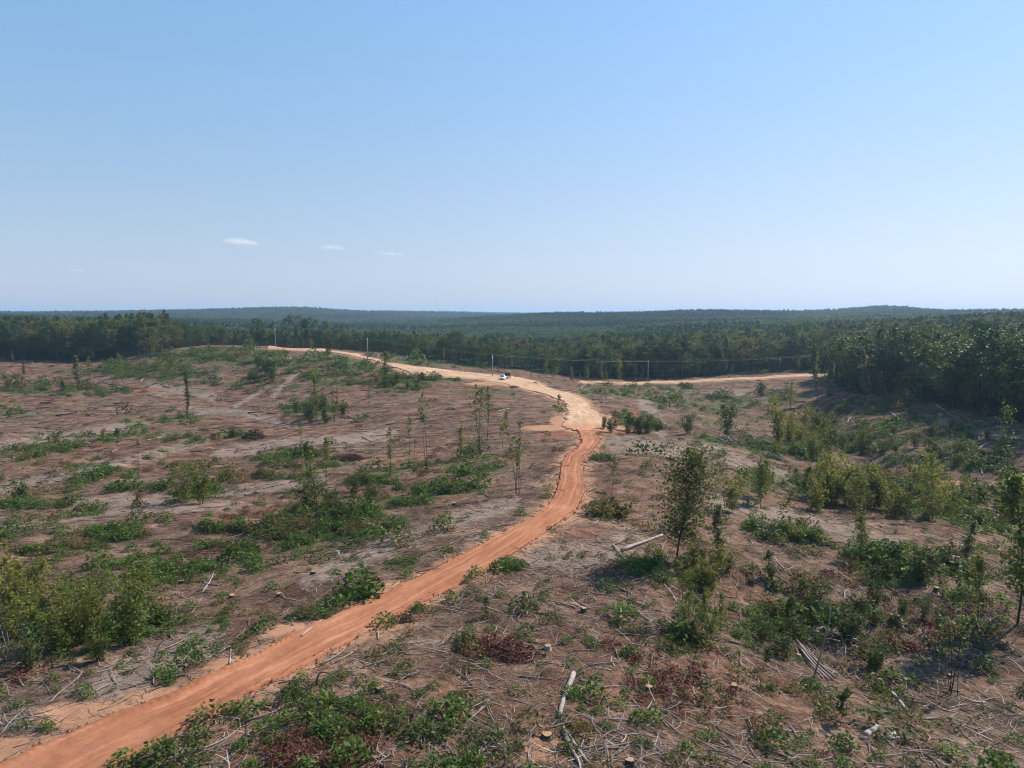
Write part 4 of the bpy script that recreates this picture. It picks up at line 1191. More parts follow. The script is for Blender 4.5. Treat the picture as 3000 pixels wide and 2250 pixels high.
thicket('darkbush', 16, 2480, 1860, 300, 110, 75, 'dark brushy bush', 'bushes of the near hollow', 14)
thicket('dark', 5, 2300, 1480, 120, 50, 110, 'leafy bush', 'bushes behind the young tree', 15)
thicket('bushy', 7, 2080, 1740, 90, 90, 90, 'yellow green bush', 'bushes under the young tree', 13)

# light undergrowth, young trees and snags along the edge of the woods
rng_e = np.random.default_rng(77)
for i in range(64):
    u = rng_e.uniform(-20, 3020)
    az = math.atan((u - 1500) / FPX)
    R_ = float(np.interp(az, EDGE_AZ, EDGE_R)) - rng_e.uniform(-4, 5)
    x_, y_ = R_ * math.sin(az), R_ * math.cos(az)
    if on_way(np.array([x_]), np.array([y_]))[0]: continue
    es = EDGE_SPOTS[int(np.argmin(np.abs(EDGE_U - u)))][1]
    k_ = rng_e.choice(['pale', 'poplar', 'tall', 'dark', 'bare', 'brown'], p=[.24, .26, .2, .12, .13, .05])
    crown, trunk, H0 = SAP[k_][rng_e.integers(len(SAP[k_]))]
    H = rng_e.uniform(4, 9.5) if k_ not in ('bare', 'brown') else rng_e.uniform(8, 14)
    s = H / H0
    d_ = {'pale': 'pale grey green young tree', 'poplar': 'yellow green young tree', 'tall': 'slender green young tree', 'dark': 'bushy green young tree', 'bare': 'bare dead trunk', 'brown': 'dying brown leafed tree'}[k_]
    t = thing('dead_tree' if k_ in ('bare', 'brown') else 'young_tree', d_ + ' before the woods ' + es, 'tree', (x_, y_, float(height(x_, y_))), rng_e.uniform(0, 6.28), 'young trees along the wood edge', (s * 1.15, s * 1.15, s))
    if crown: add('crown', crown, t)
    add('trunk', trunk, t)

# bent pale stems in the near thicket
for (u0, v0, u1, v1, u2, v2, lab) in [(48,1880,110,1790,195,1790,'long pale stem bent over in an arch, nearest the tall light green tree'),
      (75,1880,150,1838,210,1865,'pale arching stem, lower of the two side by side in the near thicket'),
      (130,1770,148,1745,175,1725,'short pale curved stem standing above the near thicket'),
      (225,1720,255,1755,280,1785,'pale stem bowing towards the yellowest thicket bush'),
      (452,1923,470,1885,510,1870,'pale bent sapling stem on open ground by the track'),
      (928,2010,945,1965,1000,1985,'dark arching bare stem beside the clay track'),
      (2380,1990,2420,1770,2382,1765,'pale broken trunk standing among the brush hollow')]:
    a = at(u0, v0); dep = a.y
    def up(u, v): return Vector((a.x + (u - u0) / FPX * dep, a.y + random.uniform(-.3, .3), a.z + (v0 - v) / FPX * dep * 1.02))
    b, c = up(u1, v1), up(u2, v2)
    t = np.linspace(0, 1, 9)[:, None]
    A_, B_, C_ = [np.array(q) for q in (a, (b * 2 - (a + c) / 2), c)]
    pts = (1 - t) ** 2 * A_ + 2 * t * (1 - t) * B_ + t * t * C_
    pts[0, 2] -= .2
    mb = MB().tube(pts - np.array(a), np.linspace(.055, .015, 9), 6)
    o = add('bent_stem', mb.mesh('bent_stem', M['palebark' if 'pale' in lab else 'bark'], True)); o.location = a
    tag(o, lab, 'stem', 'bent stems')

# ------------------------------------------------------------------ ground cover: weeds, brush, slash
def rand_pix(n, lo=1040, hi=2420, pw=1.0):
    u = RNG.uniform(-120, 3120, n); v = lo + (hi - lo) * RNG.random(n) ** pw
    x, y, z = pix(u, v)
    r = np.hypot(x, y)
    k = (r < edge_r(x, y) - 1) & (r > 16) & ~on_way(x, y)
    return x[k], y[k], z[k], r[k]

def tuft_mesh(seed, n=26, rad=.42, h=.5, leaf=.14, mat='weed'):
    n, leaf = int(n * 3.2), leaf * .55
    rng = np.random.default_rng(seed)
    th = rng.uniform(0, 6.28, n); q = rng.random(n) ** .6
    c = np.stack([np.cos(th) * q * rad, np.sin(th) * q * rad, h * (1 - q ** 2 * .7) * rng.uniform(.25, 1.05, n)], 1)
    v, f = leaf_quads(c, rng.uniform(.6, 1.3, n) * leaf, rng, .7, .45)
    return MB().add(v, f4=f).mesh('tuft', M[mat])
WEEDS = [tuft_mesh(800 + i, 40, .42, .5, .13) for i in range(4)] + [tuft_mesh(806 + i, 34, .5, .45, .13, 'shrub') for i in range(3)] + [tuft_mesh(809 + i, 30, .45, .55, .13, 'olive') for i in range(2)]
DEADS = [tuft_mesh(820 + i, 34, .55, .30, .13, 'dead') for i in range(3)]

x, y, z, r = rand_pix(110000, 1000, 2420, 1.25)
g = green_mask(x, y, z)
acc = RNG.random(len(x)) < np.clip((g - .32) * 1.15, 0, .85) * np.where(r < 75, .5, 1.0) * np.clip(60 / r, .30, 1) ** .3
# single plants on the open litter
acc |= (RNG.random(len(x)) < .022) & (r < 160)
acc &= RNG.random(len(x)) > ell(*project(x, y, z), SOIL) * 1.1
x, y, z, r = x[acc], y[acc], z[acc], r[acc]
u, v = project(x, y, z)
pn = vnoise(x / 5, y / 5, 61)
pk = np.where(pn > .05, RNG.integers(0, 4, len(x)), RNG.integers(4, 7, len(x)))
pk = np.where((vnoise(x / 9, y / 9, 66) > .35), RNG.integers(7, 9, len(x)), pk)
pk = np.where(RNG.random(len(x)) < .2, RNG.integers(0, 9, len(x)), pk)
scatter('weeds', np.c_[x, y, height(x, y) - .03], RNG.uniform(0, 6.28, len(x)), RNG.lognormal(-.42, .45, len(x)) * (1 + r / 110), pk, WEEDS,
        'low green and olive weeds growing in patches over the cleared ground')
print('weeds', len(x))
x, y, z, r = rand_pix(16000, 1080, 2420, .9)
g = fbm(x / 8, y / 8, 3, 55) + ell(*project(x, y, z), [(1490,1915,150,70,1.0),(2600,1800,300,140,.6),(1250,1310,260,40,.5),(740,1270,120,40,.6),(500,1330,300,60,.4)])
acc = RNG.random(len(x)) < np.clip((g - .42) * .7, 0, .42)
x, y, r = x[acc], y[acc], r[acc]
scatter('dead_foliage', np.c_[x, y, height(x, y) - .02], RNG.uniform(0, 6.28, len(x)), RNG.lognormal(-.2, .35, len(x)) * (1 + r / 220), RNG.integers(0, 3, len(x)), DEADS,
        'red brown dead leaves and twigs lying over the cleared ground')
print('dead', len(x))

# low bushes: the largest are things of their own
BUSH = [sapling_mesh(840 + i, 1.6, 5, .05, .42, 760, .095, 'shrub', 'bark', 'round', 0, .010, .22, 10) for i in range(4)] + \
       [sapling_mesh(850 + i, 1.6, 4, .05, .40, 640, .10, 'poplar', 'bark', 'round', 0, .010, .2, 10) for i in range(3)] + \
       [sapling_mesh(856 + i, 1.5, 5, .05, .40, 560, .095, 'olive', 'bark', 'round', 0, .010, .2, 10) for i in range(2)]
x, y, z, r = rand_pix(5200, 1040, 2330, .85)
g = green_mask(x, y, z)
acc = RNG.random(len(x)) < np.clip((g - .45) * .42, 0, .4) * np.where(r < 70, .45, 1.0) * (1 - np.clip(ell(*project(x, y, z), SOIL), 0, 1))
x, y, z, r = x[acc], y[acc], z[acc], r[acc]
sc = RNG.lognormal(-.1, .35, len(x)) * np.clip(.45 + r / 190, .5, 1.9)
pk = np.where(vnoise(x / 14, y / 14, 71) > .25, RNG.integers(4, 7, len(x)), RNG.integers(0, 4, len(x)))
pk = np.where(RNG.random(len(x)) < .15, RNG.integers(7, 9, len(x)), pk)
u, v = project(x, y, z)
inview = (u > 0) & (u < 3000) & (v < 2250)
order = np.argsort(np.where(inview, -sc / r, 0))
single = order[:230]
def where_text(u, v):
    tc = np.interp(v, [1260, 1300, 1430, 1580, 1800, 2000, 2250], [1715, 1725, 1675, 1390, 990, 640, 180])
    if v < 1262:
        if u < 1000: return 'on the hillside below the bare hilltop', 'hillside'
        if u < 1640: return 'on the slope under the tan road', 'road slope'
        return 'on the rough ground below the pale lane', 'lane slope'
    if u < tc:
        return ('among brown strips on the far side slope', 'mid slope') if v < 1450 else ('in the weedy ground left of the clay track', 'track left')
    if v < 1500: return 'in the brushy hollow before the right woods', 'hollow'
    return 'on the littered bank right of the clay track', 'track right'
for i in single:
    tx, gr = where_text(u[i], v[i])
    d = ('low dark green bush', 'low yellow green bush', 'low olive brown bush')[0 if pk[i] < 4 else 1 if pk[i] < 7 else 2]
    b = BUSH[pk[i]]
    t = thing('bush', d + (' near ' + spot(u[i], v[i])).replace('near the near', 'beside the near'), 'bush', (x[i], y[i], float(height(x[i], y[i])) - .03), RNG.uniform(0, 6.28), d.replace('bush', 'bushes'), float(sc[i]))
    add('foliage', b[0], t); add('stems', b[1], t)
ms = np.ones(len(x), bool); ms[single] = False
scatter('brush', np.c_[x, y, height(x, y) - .03][ms], RNG.uniform(0, 6.28, ms.sum()), sc[ms], pk[ms], [b[0] for b in BUSH],
        'scattered small low bushes among the weeds', 'stuff')
print('bushes', len(x))

# ------------------------------------------------------------------ slash: sticks lying everywhere
def stick_arrays(x, y, L, th, rad, bend, z=None, lift=None):
    n = len(x)
    t = np.array([-.5, 0.0, .5])
    dx, dy = np.cos(th), np.sin(th)
    px = x[:, None] + dx[:, None] * L[:, None] * t - dy[:, None] * (bend * L)[:, None] * np.array([0, 1, 0])
    py = y[:, None] + dy[:, None] * L[:, None] * t + dx[:, None] * (bend * L)[:, None] * np.array([0, 1, 0])
    pz = height(px, py) + rad[:, None] * 0.8
    if lift is not None: pz = pz + lift[:, None] * np.array([0, .5, 1.0])
    P = np.stack([px, py, pz], -1)
    ang = np.arange(3) * 2 * math.pi / 3 + .5
    side = np.stack([-dy, dx, 0 * dx], -1)
    taper = np.array([1.0, .8, .45])
    ring = P[:, :, None, :] + (rad[:, None] * taper)[:, :, None, None] * (np.cos(ang)[None, None, :, None] * side[:, None, None, :] + np.sin(ang)[None, None, :, None] * np.array([0, 0, 1.0]))
    V = ring.reshape(-1, 3)
    base = np.arange(n)[:, None] * 9
    q = []
    for s in (0, 1):
        for j in range(3):
            j2 = (j + 1) % 3
            q.append(np.stack([base[:, 0] + s * 3 + j, base[:, 0] + s * 3 + j2, base[:, 0] + s * 3 + 3 + j2, base[:, 0] + s * 3 + 3 + j], 1))
    F = np.stack(q, 1).reshape(-1, 4)
    T = np.concatenate([np.stack([base[:, 0], base[:, 0] + 2, base[:, 0] + 1], 1), np.stack([base[:, 0] + 6, base[:, 0] + 7, base[:, 0] + 8], 1)])
    return V, T, F

x, y, z, r = rand_pix(100000, 1060, 2420, .85)
u, v = project(x, y, z)
g = green_mask(x, y, z)
dens = .75 + .5 * fbm(x / 7, y / 7, 3, 91) - .25 * g + .35 * ell(u, v, [(1650,1750,420,260,1),(2150,1300,260,50,1),(2250,1340,160,50,1),(1390,1315,160,24,1),(1300,1250,260,60,.8),(2450,1930,260,110,1),(1500,2050,400,250,.8)])
dens *= np.where(u < 1400, .8, 1.0)
dens -= .8 * ell(u, v, SOIL)
acc = RNG.random(len(x)) < np.clip(dens, .04, 1) * .72 * np.where(r < 48, .62, 1.0)
x, y, z, r, u, v = [q[acc] for q in (x, y, z, r, u, v)]
n = len(x)
L = np.clip(RNG.lognormal(-.62, .58, n) * (0.85 + .0075 * r), .12, 1.5 + .018 * r)
rad = np.clip(.012 * L ** .5 * RNG.lognormal(0, .38, n) * (1.0 + .008 * r), .006, .12)
fat = RNG.random(n) < .22
rad = np.where(fat, rad * (1 + r / 190), rad); L = np.where(fat & (r > 70), L * 1.3, L)
flow = np.where((u < 1300) & (v < 1700), RNG.normal(.12, .5, n), RNG.uniform(0, 3.14, n))
bend = RNG.normal(0, .10, n)
lift = np.abs(RNG.normal(0, .10, n)) * L
big = np.argsort(-np.where((u > 0) & (u < 3000) & (v > 1090) & (v < 2250), L / r, 0))[:270]
ms = np.ones(n, bool); ms[big] = False
V, T, F = stick_arrays(x[ms], y[ms], L[ms], flow[ms], rad[ms], bend[ms], None, lift[ms])
o = add('slash', MB().add(V, T, F).mesh('slash', M['slash']))
tag(o, 'countless broken sticks and limbs strewn over the cleared ground', kind='stuff')
print('sticks', n)

def branch_mesh(seed, L=3.0, forks=2, r0=.05, mat='stick1', wob=.10, n=5):
    rng = np.random.default_rng(seed)
    t = np.linspace(0, 1, 6)
    c = np.stack([(t - .5) * L, wob * L * np.sin(t * rng.uniform(2, 4) + rng.uniform(0, 3)), .03 * L * np.sin(t * 3.14)], 1)
    c[:, 1] -= c[:, 1].mean()
    mb = MB().tube(c, r0 * np.array([1, .9, .78, .62, .45, .22]), n)
    for k in range(forks):
        s = rng.uniform(.4, .85); p0 = along(c, s)
        a = rng.choice([-1, 1]) * rng.uniform(.3, .7); l = L * rng.uniform(.15, .35)
        p2 = p0 + np.array([math.cos(a) * l, math.sin(a) * l, rng.uniform(.02, .18) * l])
        mb.tube([p0, p2], [r0 * .45, r0 * .12], 3, False)
    return mb.mesh('branch', M[mat], True)
BR = [branch_mesh(900 + i, 3.0, i % 3, .045 + .012 * (i % 3)) for i in range(10)]
Lq = np.quantile(L[big], [.33, .67])
for i in big:
    tx, gr = where_text(u[i], v[i])
    bi = int(RNG.integers(10)); b = BR[bi]
    kind_ = ('long ' if L[i] > Lq[1] else 'short ' if L[i] < Lq[0] else '') + ('straight', 'forked', 'twiggy')[bi % 3] + (' bare branch', ' grey branch', ' weathered branch', ' thin branch')[int(bi // 3) % 4]
    o = add('fallen_branch', b)
    s = L[i] / 3.0 * 1.1
    e = .4
    xa, ya = x[i] + math.cos(flow[i]) * L[i] * .45, y[i] + math.sin(flow[i]) * L[i] * .45
    xb, yb = 2 * x[i] - xa, 2 * y[i] - ya
    za, zb = float(height(xa, ya)), float(height(xb, yb))
    q = math.atan2(za - zb, L[i] * .9)
    o.location = (x[i], y[i], max((za + zb) / 2, float(height(x[i], y[i]))) + .04 * s)
    o.rotation_euler = (0, -q, flow[i]); o.scale = (s, s, s)
    tag(o, kind_ + ' lying near ' + spot(u[i], v[i]), 'branch', 'fallen branches')

# ------------------------------------------------------------------ logs, stumps, brush piles
def log_mesh(seed, L, r, wob=.02, mat='log'):
    rng = np.random.default_rng(seed)
    n = 9; ang = np.arange(n) * 2 * math.pi / n
    t = np.linspace(0, 1, 7)
    c = np.stack([(t - .5) * L, wob * L * np.sin(t * 4 + seed), wob * .4 * L * np.cos(t * 5)], 1)
    return MB().tube(c, r * (1.05 - .35 * t) * rng.uniform(.92, 1.08, 7), n).mesh('log', M[mat], True)
LOGS = [(1822,1617,1938,1570,.16,'thick pale log lying above the small green weeds beside the young tree'),
 (1795,1600,1831,1638,.10,'dark short log crossing the end of the pale long log'),
 (1677,1980,1640,2106,.15,'thick pale forked log pointing down the near brown litter'),
 (1650,2140,1700,2250,.12,'grey log in the bundle at the lower frame edge'),
 (1662,2150,1716,2235,.10,'second grey log lying beside the one at the lower frame edge'),
 (1822,1780,1812,1820,.10,'short pale log standing out on open litter below the track bend'),
 (2392,1770,2376,1878,.11,'long pale log at the head of the brush hollow'),
 (2360,1838,2357,1870,.09,'short pale pole beside the long log in the brush hollow'),
 (2330,1880,2450,1990,.10,'grey pole, uppermost of the parallel stack in the brush hollow'),
 (2340,1890,2440,1995,.09,'grey pole, second of the parallel stack in the brush hollow'),
 (2348,1905,2425,1995,.09,'grey pole, third of the parallel stack in the brush hollow'),
 (2360,1930,2410,1990,.08,'short grey pole at the bottom of the parallel stack'),
 (2610,2030,2672,2108,.13,'pale fallen log under the slender dark stemmed tree'),
 (2535,2163,2568,2136,.18,'thick cut log with pale end, larger of two near the lone sapling'),
 (2600,2172,2625,2148,.14,'short cut log, smaller of two near the lone sapling'),
 (2520,2166,2650,2162,.07,'thin pole lying across the two cut logs'),
 (2518,1606,2560,1590,.14,'white barked broken log by the upturned root'),
 (2480,1240,2492,1225,.20,'pale log beside the deep gully shadow'),
 (2474,1218,2500,1240,.16,'leaning log over the gully shadow'),
 (2320,1288,2348,1298,.15,'grey log beside the grey slash on the right'),
 (2655,1338,2705,1330,.14,'white log on the weedy slope under the woods'),
 (2765,1210,2812,1226,.18,'grey log along the foot of the right woods'),
 (2742,1188,2770,1203,.2,'pale log in the wood edge shade'),
 (2873,1372,2878,1392,.14,'pale upright log on the weedy slope'),
 (1450,1208,1492,1198,.16,'pale long log below the road landing'),
 (1445,1222,1488,1216,.13,'thinner log beside the pale long log below the landing'),
 (1060,1282,1092,1296,.15,'dark log pair end on the mid clearing litter'),
 (430,1292,490,1278,.15,'pale log on the skid trail of the brown slope'),
 (320,1208,370,1205,.15,'pale straight log across the far brown slope'),
 (355,1210,372,1203,.14,'short bright log next to the pale straight one'),
 (410,1118,422,1110,.2,'white log on the green hillside'),
 (118,1112,136,1108,.2,'white log on the pale patch near the woods'),
 (425,1158,490,1168,.16,'dark long log on the far brown slope'),
 (326,1325,342,1319,.14,'bright short log below the brown topped sapling'),
 (590,1750,635,1650,.06,'long thin pale pole lying in the weeds left of the track'),
 (600,1712,640,1716,.09,'dark cut log end in the weeds left of the track'),
 (670,1948,680,1900,.06,'pale stick log beside a weed clump near the track'),
 (590,1940,672,1895,.05,'long pale limb pointing at the track'),
 (885,1865,940,1818,.06,'pale limb resting by the track edge'),
 (1120,1590,1170,1570,.07,'pale limb on litter left of the track'),
 (1600,1115,1622,1125,.2,'grey log beside the tan landing'),
 (1606,1132,1640,1138,.2,'pale log at the edge of the tan landing'),
 (1736,1171,1772,1170,.16,'white log beyond the tan road edge'),
 (1775,1168,1795,1166,.16,'short white log beyond the tan road edge'),
 (2045,1232,2085,1215,.14,'grey log in the slash below the grey trail'),
]
for k, (u0, v0, u1, v1, rr, lab) in enumerate(LOGS):
    a, b = at(u0, v0), at(u1, v1)
    d = b - a; L_ = min(d.length, 9.0)
    t = thing('log', lab, 'log', (a + b) / 2 + Vector((0, 0, rr * .8)), 0)
    t.rotation_euler = d.to_track_quat('X', 'Z').to_euler()
    pale = any(w in lab for w in ('pale', 'white', 'bright', 'cut'))
    add('bark', log_mesh(k, L_, rr, .015, 'log' if pale else 'stick1'), t)
    if L_ > 1.2 and rr >= .09:
        mb = MB()
        for s_ in (-1, 1):
            e = np.array([[s_ * L_ * .5, 0, 0], [s_ * (L_ * .5 + .012), 0, 0]])
            mb.tube(e, rr * (.96 if s_ < 0 else .62), 9)
        add('cut_end', mb.mesh('cut_end', M['cut']), t)

STUMPS = [(1112,2026,.22,'largest fresh cut stump, wide orange top, below the track'),(1605,1904,.2,'stump by the red brown brush heap'),(2150,2022,.19,'round pale stump on open litter near the bottom'),
 (1900,2021,.2,'stump beside a small pale sand patch near the bottom'),(2247,1922,.18,'orange topped stump above the brush hollow bank'),(2340,1931,.17,'small stump beside the stacked poles'),
 (1602,2163,.24,'broad reddish stump behind the bright green sprout'),(1846,2243,.2,'stump cut off by the lower frame edge'),(2343,1690,.2,'stump above the bright sprouts on the right bank'),
 (2657,1997,.2,'pale stump in shaded brush under the dark stemmed tree'),(2783,1986,.18,'stump at the foot of the slender dark stemmed tree'),(2744,1732,.2,'stump near the shaded green growth'),
 (681,1751,.22,'flat stump between weeds left of the track'),(551,1912,.2,'stump near the pale bent stem by the track'),(604,1597,.2,'flat pale stump under a curved stick'),
 (917,1682,.2,'stump in litter above the track'),(533,1710,.2,'small stump in the weedy slope'),(988,1625,.2,'stump below the double trunked sapling'),(818,1746,.2,'stump among weeds and sticks by the track'),
 (1332,1480,.24,'upright dark stump on the open mid litter'),(1171,1554,.2,'pale stump on the open mid litter'),(1535,1798,.2,'dark stump with sprouts on the right litter'),(1710,1792,.2,'dark stump between scattered sticks below the bend')]
for k, (u0, v0, rr, lab) in enumerate(STUMPS):
    p = at(u0, v0)
    t = thing('tree_stump', lab, 'stump', p, k * .7)
    n = 14; ang = np.arange(n) * 2 * math.pi / n
    rng = np.random.default_rng(k)
    fl = 1 + .12 * np.sin(ang * 3 + k) + .06 * rng.normal(size=n)
    hh = .24 + .06 * (k % 3)
    rings = []
    for zz, f in ((-.15, 1.6), (.03, 1.28), (.12, 1.08), (hh, 1.0)):
        rings.append(np.stack([np.cos(ang) * rr * f * fl, np.sin(ang) * rr * f * fl, zz + 0 * ang + (.02 * np.cos(ang) if zz > .2 else 0)], 1))
    Vv = np.concatenate(rings); i = np.arange(3)[:, None] * n; j = np.arange(n)[None, :]; j2 = (j + 1) % n
    q = np.stack([i + j, i + j2, i + n + j2, i + n + j], -1).reshape(-1, 4)
    add('bark', MB().add(Vv, f4=q).mesh('bark', M['log' if k % 4 == 1 else 'bark'], True), t)
    top = rings[-1] + [0, 0, .004]
    cc = np.concatenate([top * [.97, .97, 1], [[0, 0, hh + .01]]])
    add('cut_face', MB().add(cc, [(a_, (a_ + 1) % n, n) for a_ in range(n)]).mesh('cut_face', M['cut']), t)

PILES = [(745,1278,4.6,1.9,44,'redtwig','dead','heap of red brown limbs and cut tops on the left slope'),
 (650,1172,4.2,1.0,30,'stick1',None,'grey heap of bare twigs beyond the vine wrapped tree'),
 (1030,1345,4.0,1.0,30,'redtwig','dead','reddish heap of small limbs in the mid clearing'),
 (1485,1915,3.4,.9,34,'redtwig','dead','rust coloured heap of dead twigs on the near litter'),
 (690,1645,2.6,.5,22,'stick1',None,'small grey twig heap in the weedy slope'),
 (2450,1880,4.0,1.1,36,'stick1','dead','grey brown brush heap in the near right hollow'),
 (1390,1322,5.5,.7,40,'stick1',None,'scattered heap of white wood chips and short limbs'),
 (2135,1296,6.5,1.0,44,'stick1',None,'long windrow of grey sticks beside the dark bush'),
 (2270,1345,4.5,.9,34,'stick1',None,'pale stick heap below the windrow of grey sticks'),
 (1965,1350,1.2,.9,14,'redtwig','dead','small upturned root ball on open litter'),
 (1015,1225,3.4,.8,26,'stick1',None,'pale heap of limbs at the foot of the golden pair'),
 (1508,1136,3.6,.8,26,'stick1',None,'heap of grey logs at the landing edge before the truck'),
 (1568,1124,2.2,.6,14,'stick1',None,'small heap of stones and sticks on the landing'),
 (2700,1280,3.4,.8,22,'stick1','dead','brown brush heap on the slope under the woods'),
 (1080,1705,1.7,.5,18,'redtwig','dead','little red brown brush heap left of the track'),
 (1320,1200,3.0,.7,20,'stick1',None,'grey limb heap on the slope under the road'),
 (2520,1652,1.6,1.0,16,'redtwig','dead','upturned root mass under the dark crowned small tree')]
PB = {m: [branch_mesh(950 + i + (0 if m == 'stick1' else 30), 1.0, i % 2, .028 + .008 * (i % 3), m, .08, 4) for i in range(6)] for m in ('stick1', 'redtwig')}
for k, (u0, v0, W, Hh, nb, mt, lf, lab) in enumerate(PILES):
    p = at(u0, v0); rng = np.random.default_rng(3000 + k)
    t = thing('brush_pile', lab, 'brush pile', p)
    for i in range(nb):
        o = add('branch', PB[mt][rng.integers(6)], t)
        th = rng.uniform(0, 6.28); q = rng.random() ** .6 * W * .5
        lx, ly = math.cos(th) * q, math.sin(th) * q * .7
        gz = float(height(p.x + lx, p.y + ly)) - p.z
        o.location = (lx, ly, gz + rng.uniform(.05, 1) * Hh * (1 - (q / (W * .5)) ** 2 * .8) * .8 + .05)
        o.rotation_euler = (rng.normal() * .2, rng.normal() * .35, rng.uniform(0, 6.28))
        s = rng.uniform(.22, .5) * W * .75
        w_ = max(s, 1.2) * (1 + p.y / 110); o.scale = (s, w_, w_)
    n = int(60 + W * 40)
    mb = MB()
    th = rng.uniform(0, 6.28, n); q = np.sqrt(rng.random(n)) * W * .62
    lx, ly = np.cos(th) * q, np.sin(th) * q * .75
    gz = height(p.x + lx, p.y + ly) - p.z
    hz = gz + np.maximum(0, 1 - (q / (W * .55)) ** 2) * Hh * rng.uniform(0, 1, n) + .03
    a = rng.normal(size=(n, 3)); a[:, 2] *= .4; a /= np.linalg.norm(a, axis=1)[:, None]
    ln = rng.uniform(.25, .8, n) * min(1.6, W * .35)
    c = np.stack([lx, ly, hz], 1)
    w = rng.uniform(.012, .03, n) * (1 + p.y / 110)
    b = np.cross(a, [0, 0, 1.0]); b /= np.linalg.norm(b, axis=1)[:, None] + 1e-6
    up = np.array([0, 0, 1.0])
    P0, P1 = c - a * ln[:, None] * .5, c + a * ln[:, None] * .5
    Vv = np.stack([P0 + b * w[:, None], P0 - b * w[:, None], P0 + up * w[:, None] * 1.5, P1 + b * w[:, None] * .5, P1 - b * w[:, None] * .5, P1 + up * w[:, None] * .7], 1).reshape(-1, 3)
    bs = np.arange(n) * 6
    F = np.concatenate([np.stack([bs + x0, bs + x1, bs + x1 + 3, bs + x0 + 3], 1) for x0, x1 in ((0, 1), (1, 2), (2, 0))])
    tag(add('twigs', mb.add(Vv, None, F).mesh('twigs', M['slash' if mt == 'stick1' else 'redtwig']), t), kind='stuff')
    if lf:
        m = int(W * 60); th = rng.uniform(0, 6.28, m); q = np.sqrt(rng.random(m)) * W * .55
        lx, ly = np.cos(th) * q, np.sin(th) * q * .75
        gz = height(p.x + lx, p.y + ly) - p.z
        c = np.stack([lx, ly, gz + np.maximum(0.05, 1 - (q / (W * .5)) ** 2) * Hh * rng.random(m)], 1)
        v_, f_ = leaf_quads(c, rng.uniform(.08, .18, m), rng)
        tag(add('dead_leaves', MB().add(v_, f4=f_).mesh('dead_leaves', M[lf]), t), kind='stuff')

# clods pushed up along the track sides
pts = []
for E_, n in ((TRK_E, 2600), (ROAD_E, 700)):
    i = RNG.integers(0, len(E_), n); pts.append(E_[i] + RNG.normal(size=(n, 2)) * .28)
pts = np.concatenate(pts); n = len(pts); s = RNG.lognormal(-2.9, .45, n)
oc = np.array([(1,0,0),(0,1,0),(-1,0,0),(0,-1,0),(0,0,1)], float)
V = pts[:, None, :].repeat(5, 1)
V = np.concatenate([V, height(pts[:, 0], pts[:, 1])[:, None, None].repeat(5, 1) + .05], 2) + oc[None] * s[:, None, None] * RNG.uniform(.6, 1.3, (n, 5, 1))
bs = np.arange(n) * 5
T = np.concatenate([np.stack([bs + a, bs + (a + 1) % 4, bs + 4], 1) for a in range(4)])
M['clod'] = plain('clay_clods', (0.26, 0.105, 0.058), .95, 0, .1, .4, 3)
tag(add('clay_clods', MB().add(V.reshape(-1, 3), T).mesh('clay_clods', M['clod'])), 'lumps of red clay pushed up along the edges of the track', kind='stuff')

# ------------------------------------------------------------------ utility poles and wires
M['steel'] = plain('galvanised_steel', (.45, .46, .47), .45, .6)
M['wire'] = plain('dark_wire', (.16, .16, .165), .5, .3)
M['ceramic'] = plain('insulator', (.45, .44, .42), .3)
POLES = [(807,1008,962,'grey utility pole behind the bare clay pad on the hilltop'),(937,1018,966,'grey utility pole behind the small dark trees by the road crest'),
 (1077,1056,991,'grey utility pole at the road side below the hilltop'),(1443,1104,1038,'grey utility pole beside the parked white truck'),
 (1898,1117,1057,'pale utility pole beside the lane against the dark woods'),(2392,1094,1040,'utility pole where the lane meets the right woods')]
heads = []
for k, (u, vb, vt, lab) in enumerate(POLES):
    p = at(u, vb)
    if k < 2:    # foot hidden behind the crest: stand it on the hill just behind
        q = at(u, 1017); d = Vector((q.x, q.y, 0)).normalized(); p = Vector((q.x, q.y, 0)) + d * 10; p.z = float(height(p.x, p.y))
    depth = p.y * math.cos(PITCH) - p.z * math.sin(PITCH)
    zt = -depth * (vt - 1125) / FPX
    top = (zt - p.y * math.sin(PITCH)) / math.cos(PITCH)
    H = max(7.5, top - p.z)
    t = thing('utility_pole', lab, 'utility pole', p, 0, 'utility poles along the road')
    add('post', MB().tube([(0, 0, -.5), (0, 0, H * .5), (0, 0, H)], [.17, .15, .12], 8).mesh('post', M['pole'], True), t)
    arm = add('crossarm', MB().box((-.06, -.9, H - .75), (.06, .9, H - .6)).mesh('crossarm', M['pole']), t)
    for s_ in (-.8, .8):
        o = add('insulator', MB().tube([(0, s_, H - .6), (0, s_, H - .38)], [.06, .045], 6).mesh('insulator', M['ceramic'], True), t)
    add('top_insulator', MB().tube([(0, 0, H), (0, 0, H + .25)], [.05, .04], 6).mesh('top_insulator', M['ceramic'], True), t)
    if k == 3:
        add('transformer', MB().tube([(0, -.38, H - 2.1), (0, -.38, H - 1.2)], [.22, .22], 10).mesh('transformer', M['steel'], True), t)
    heads.append((p, H))
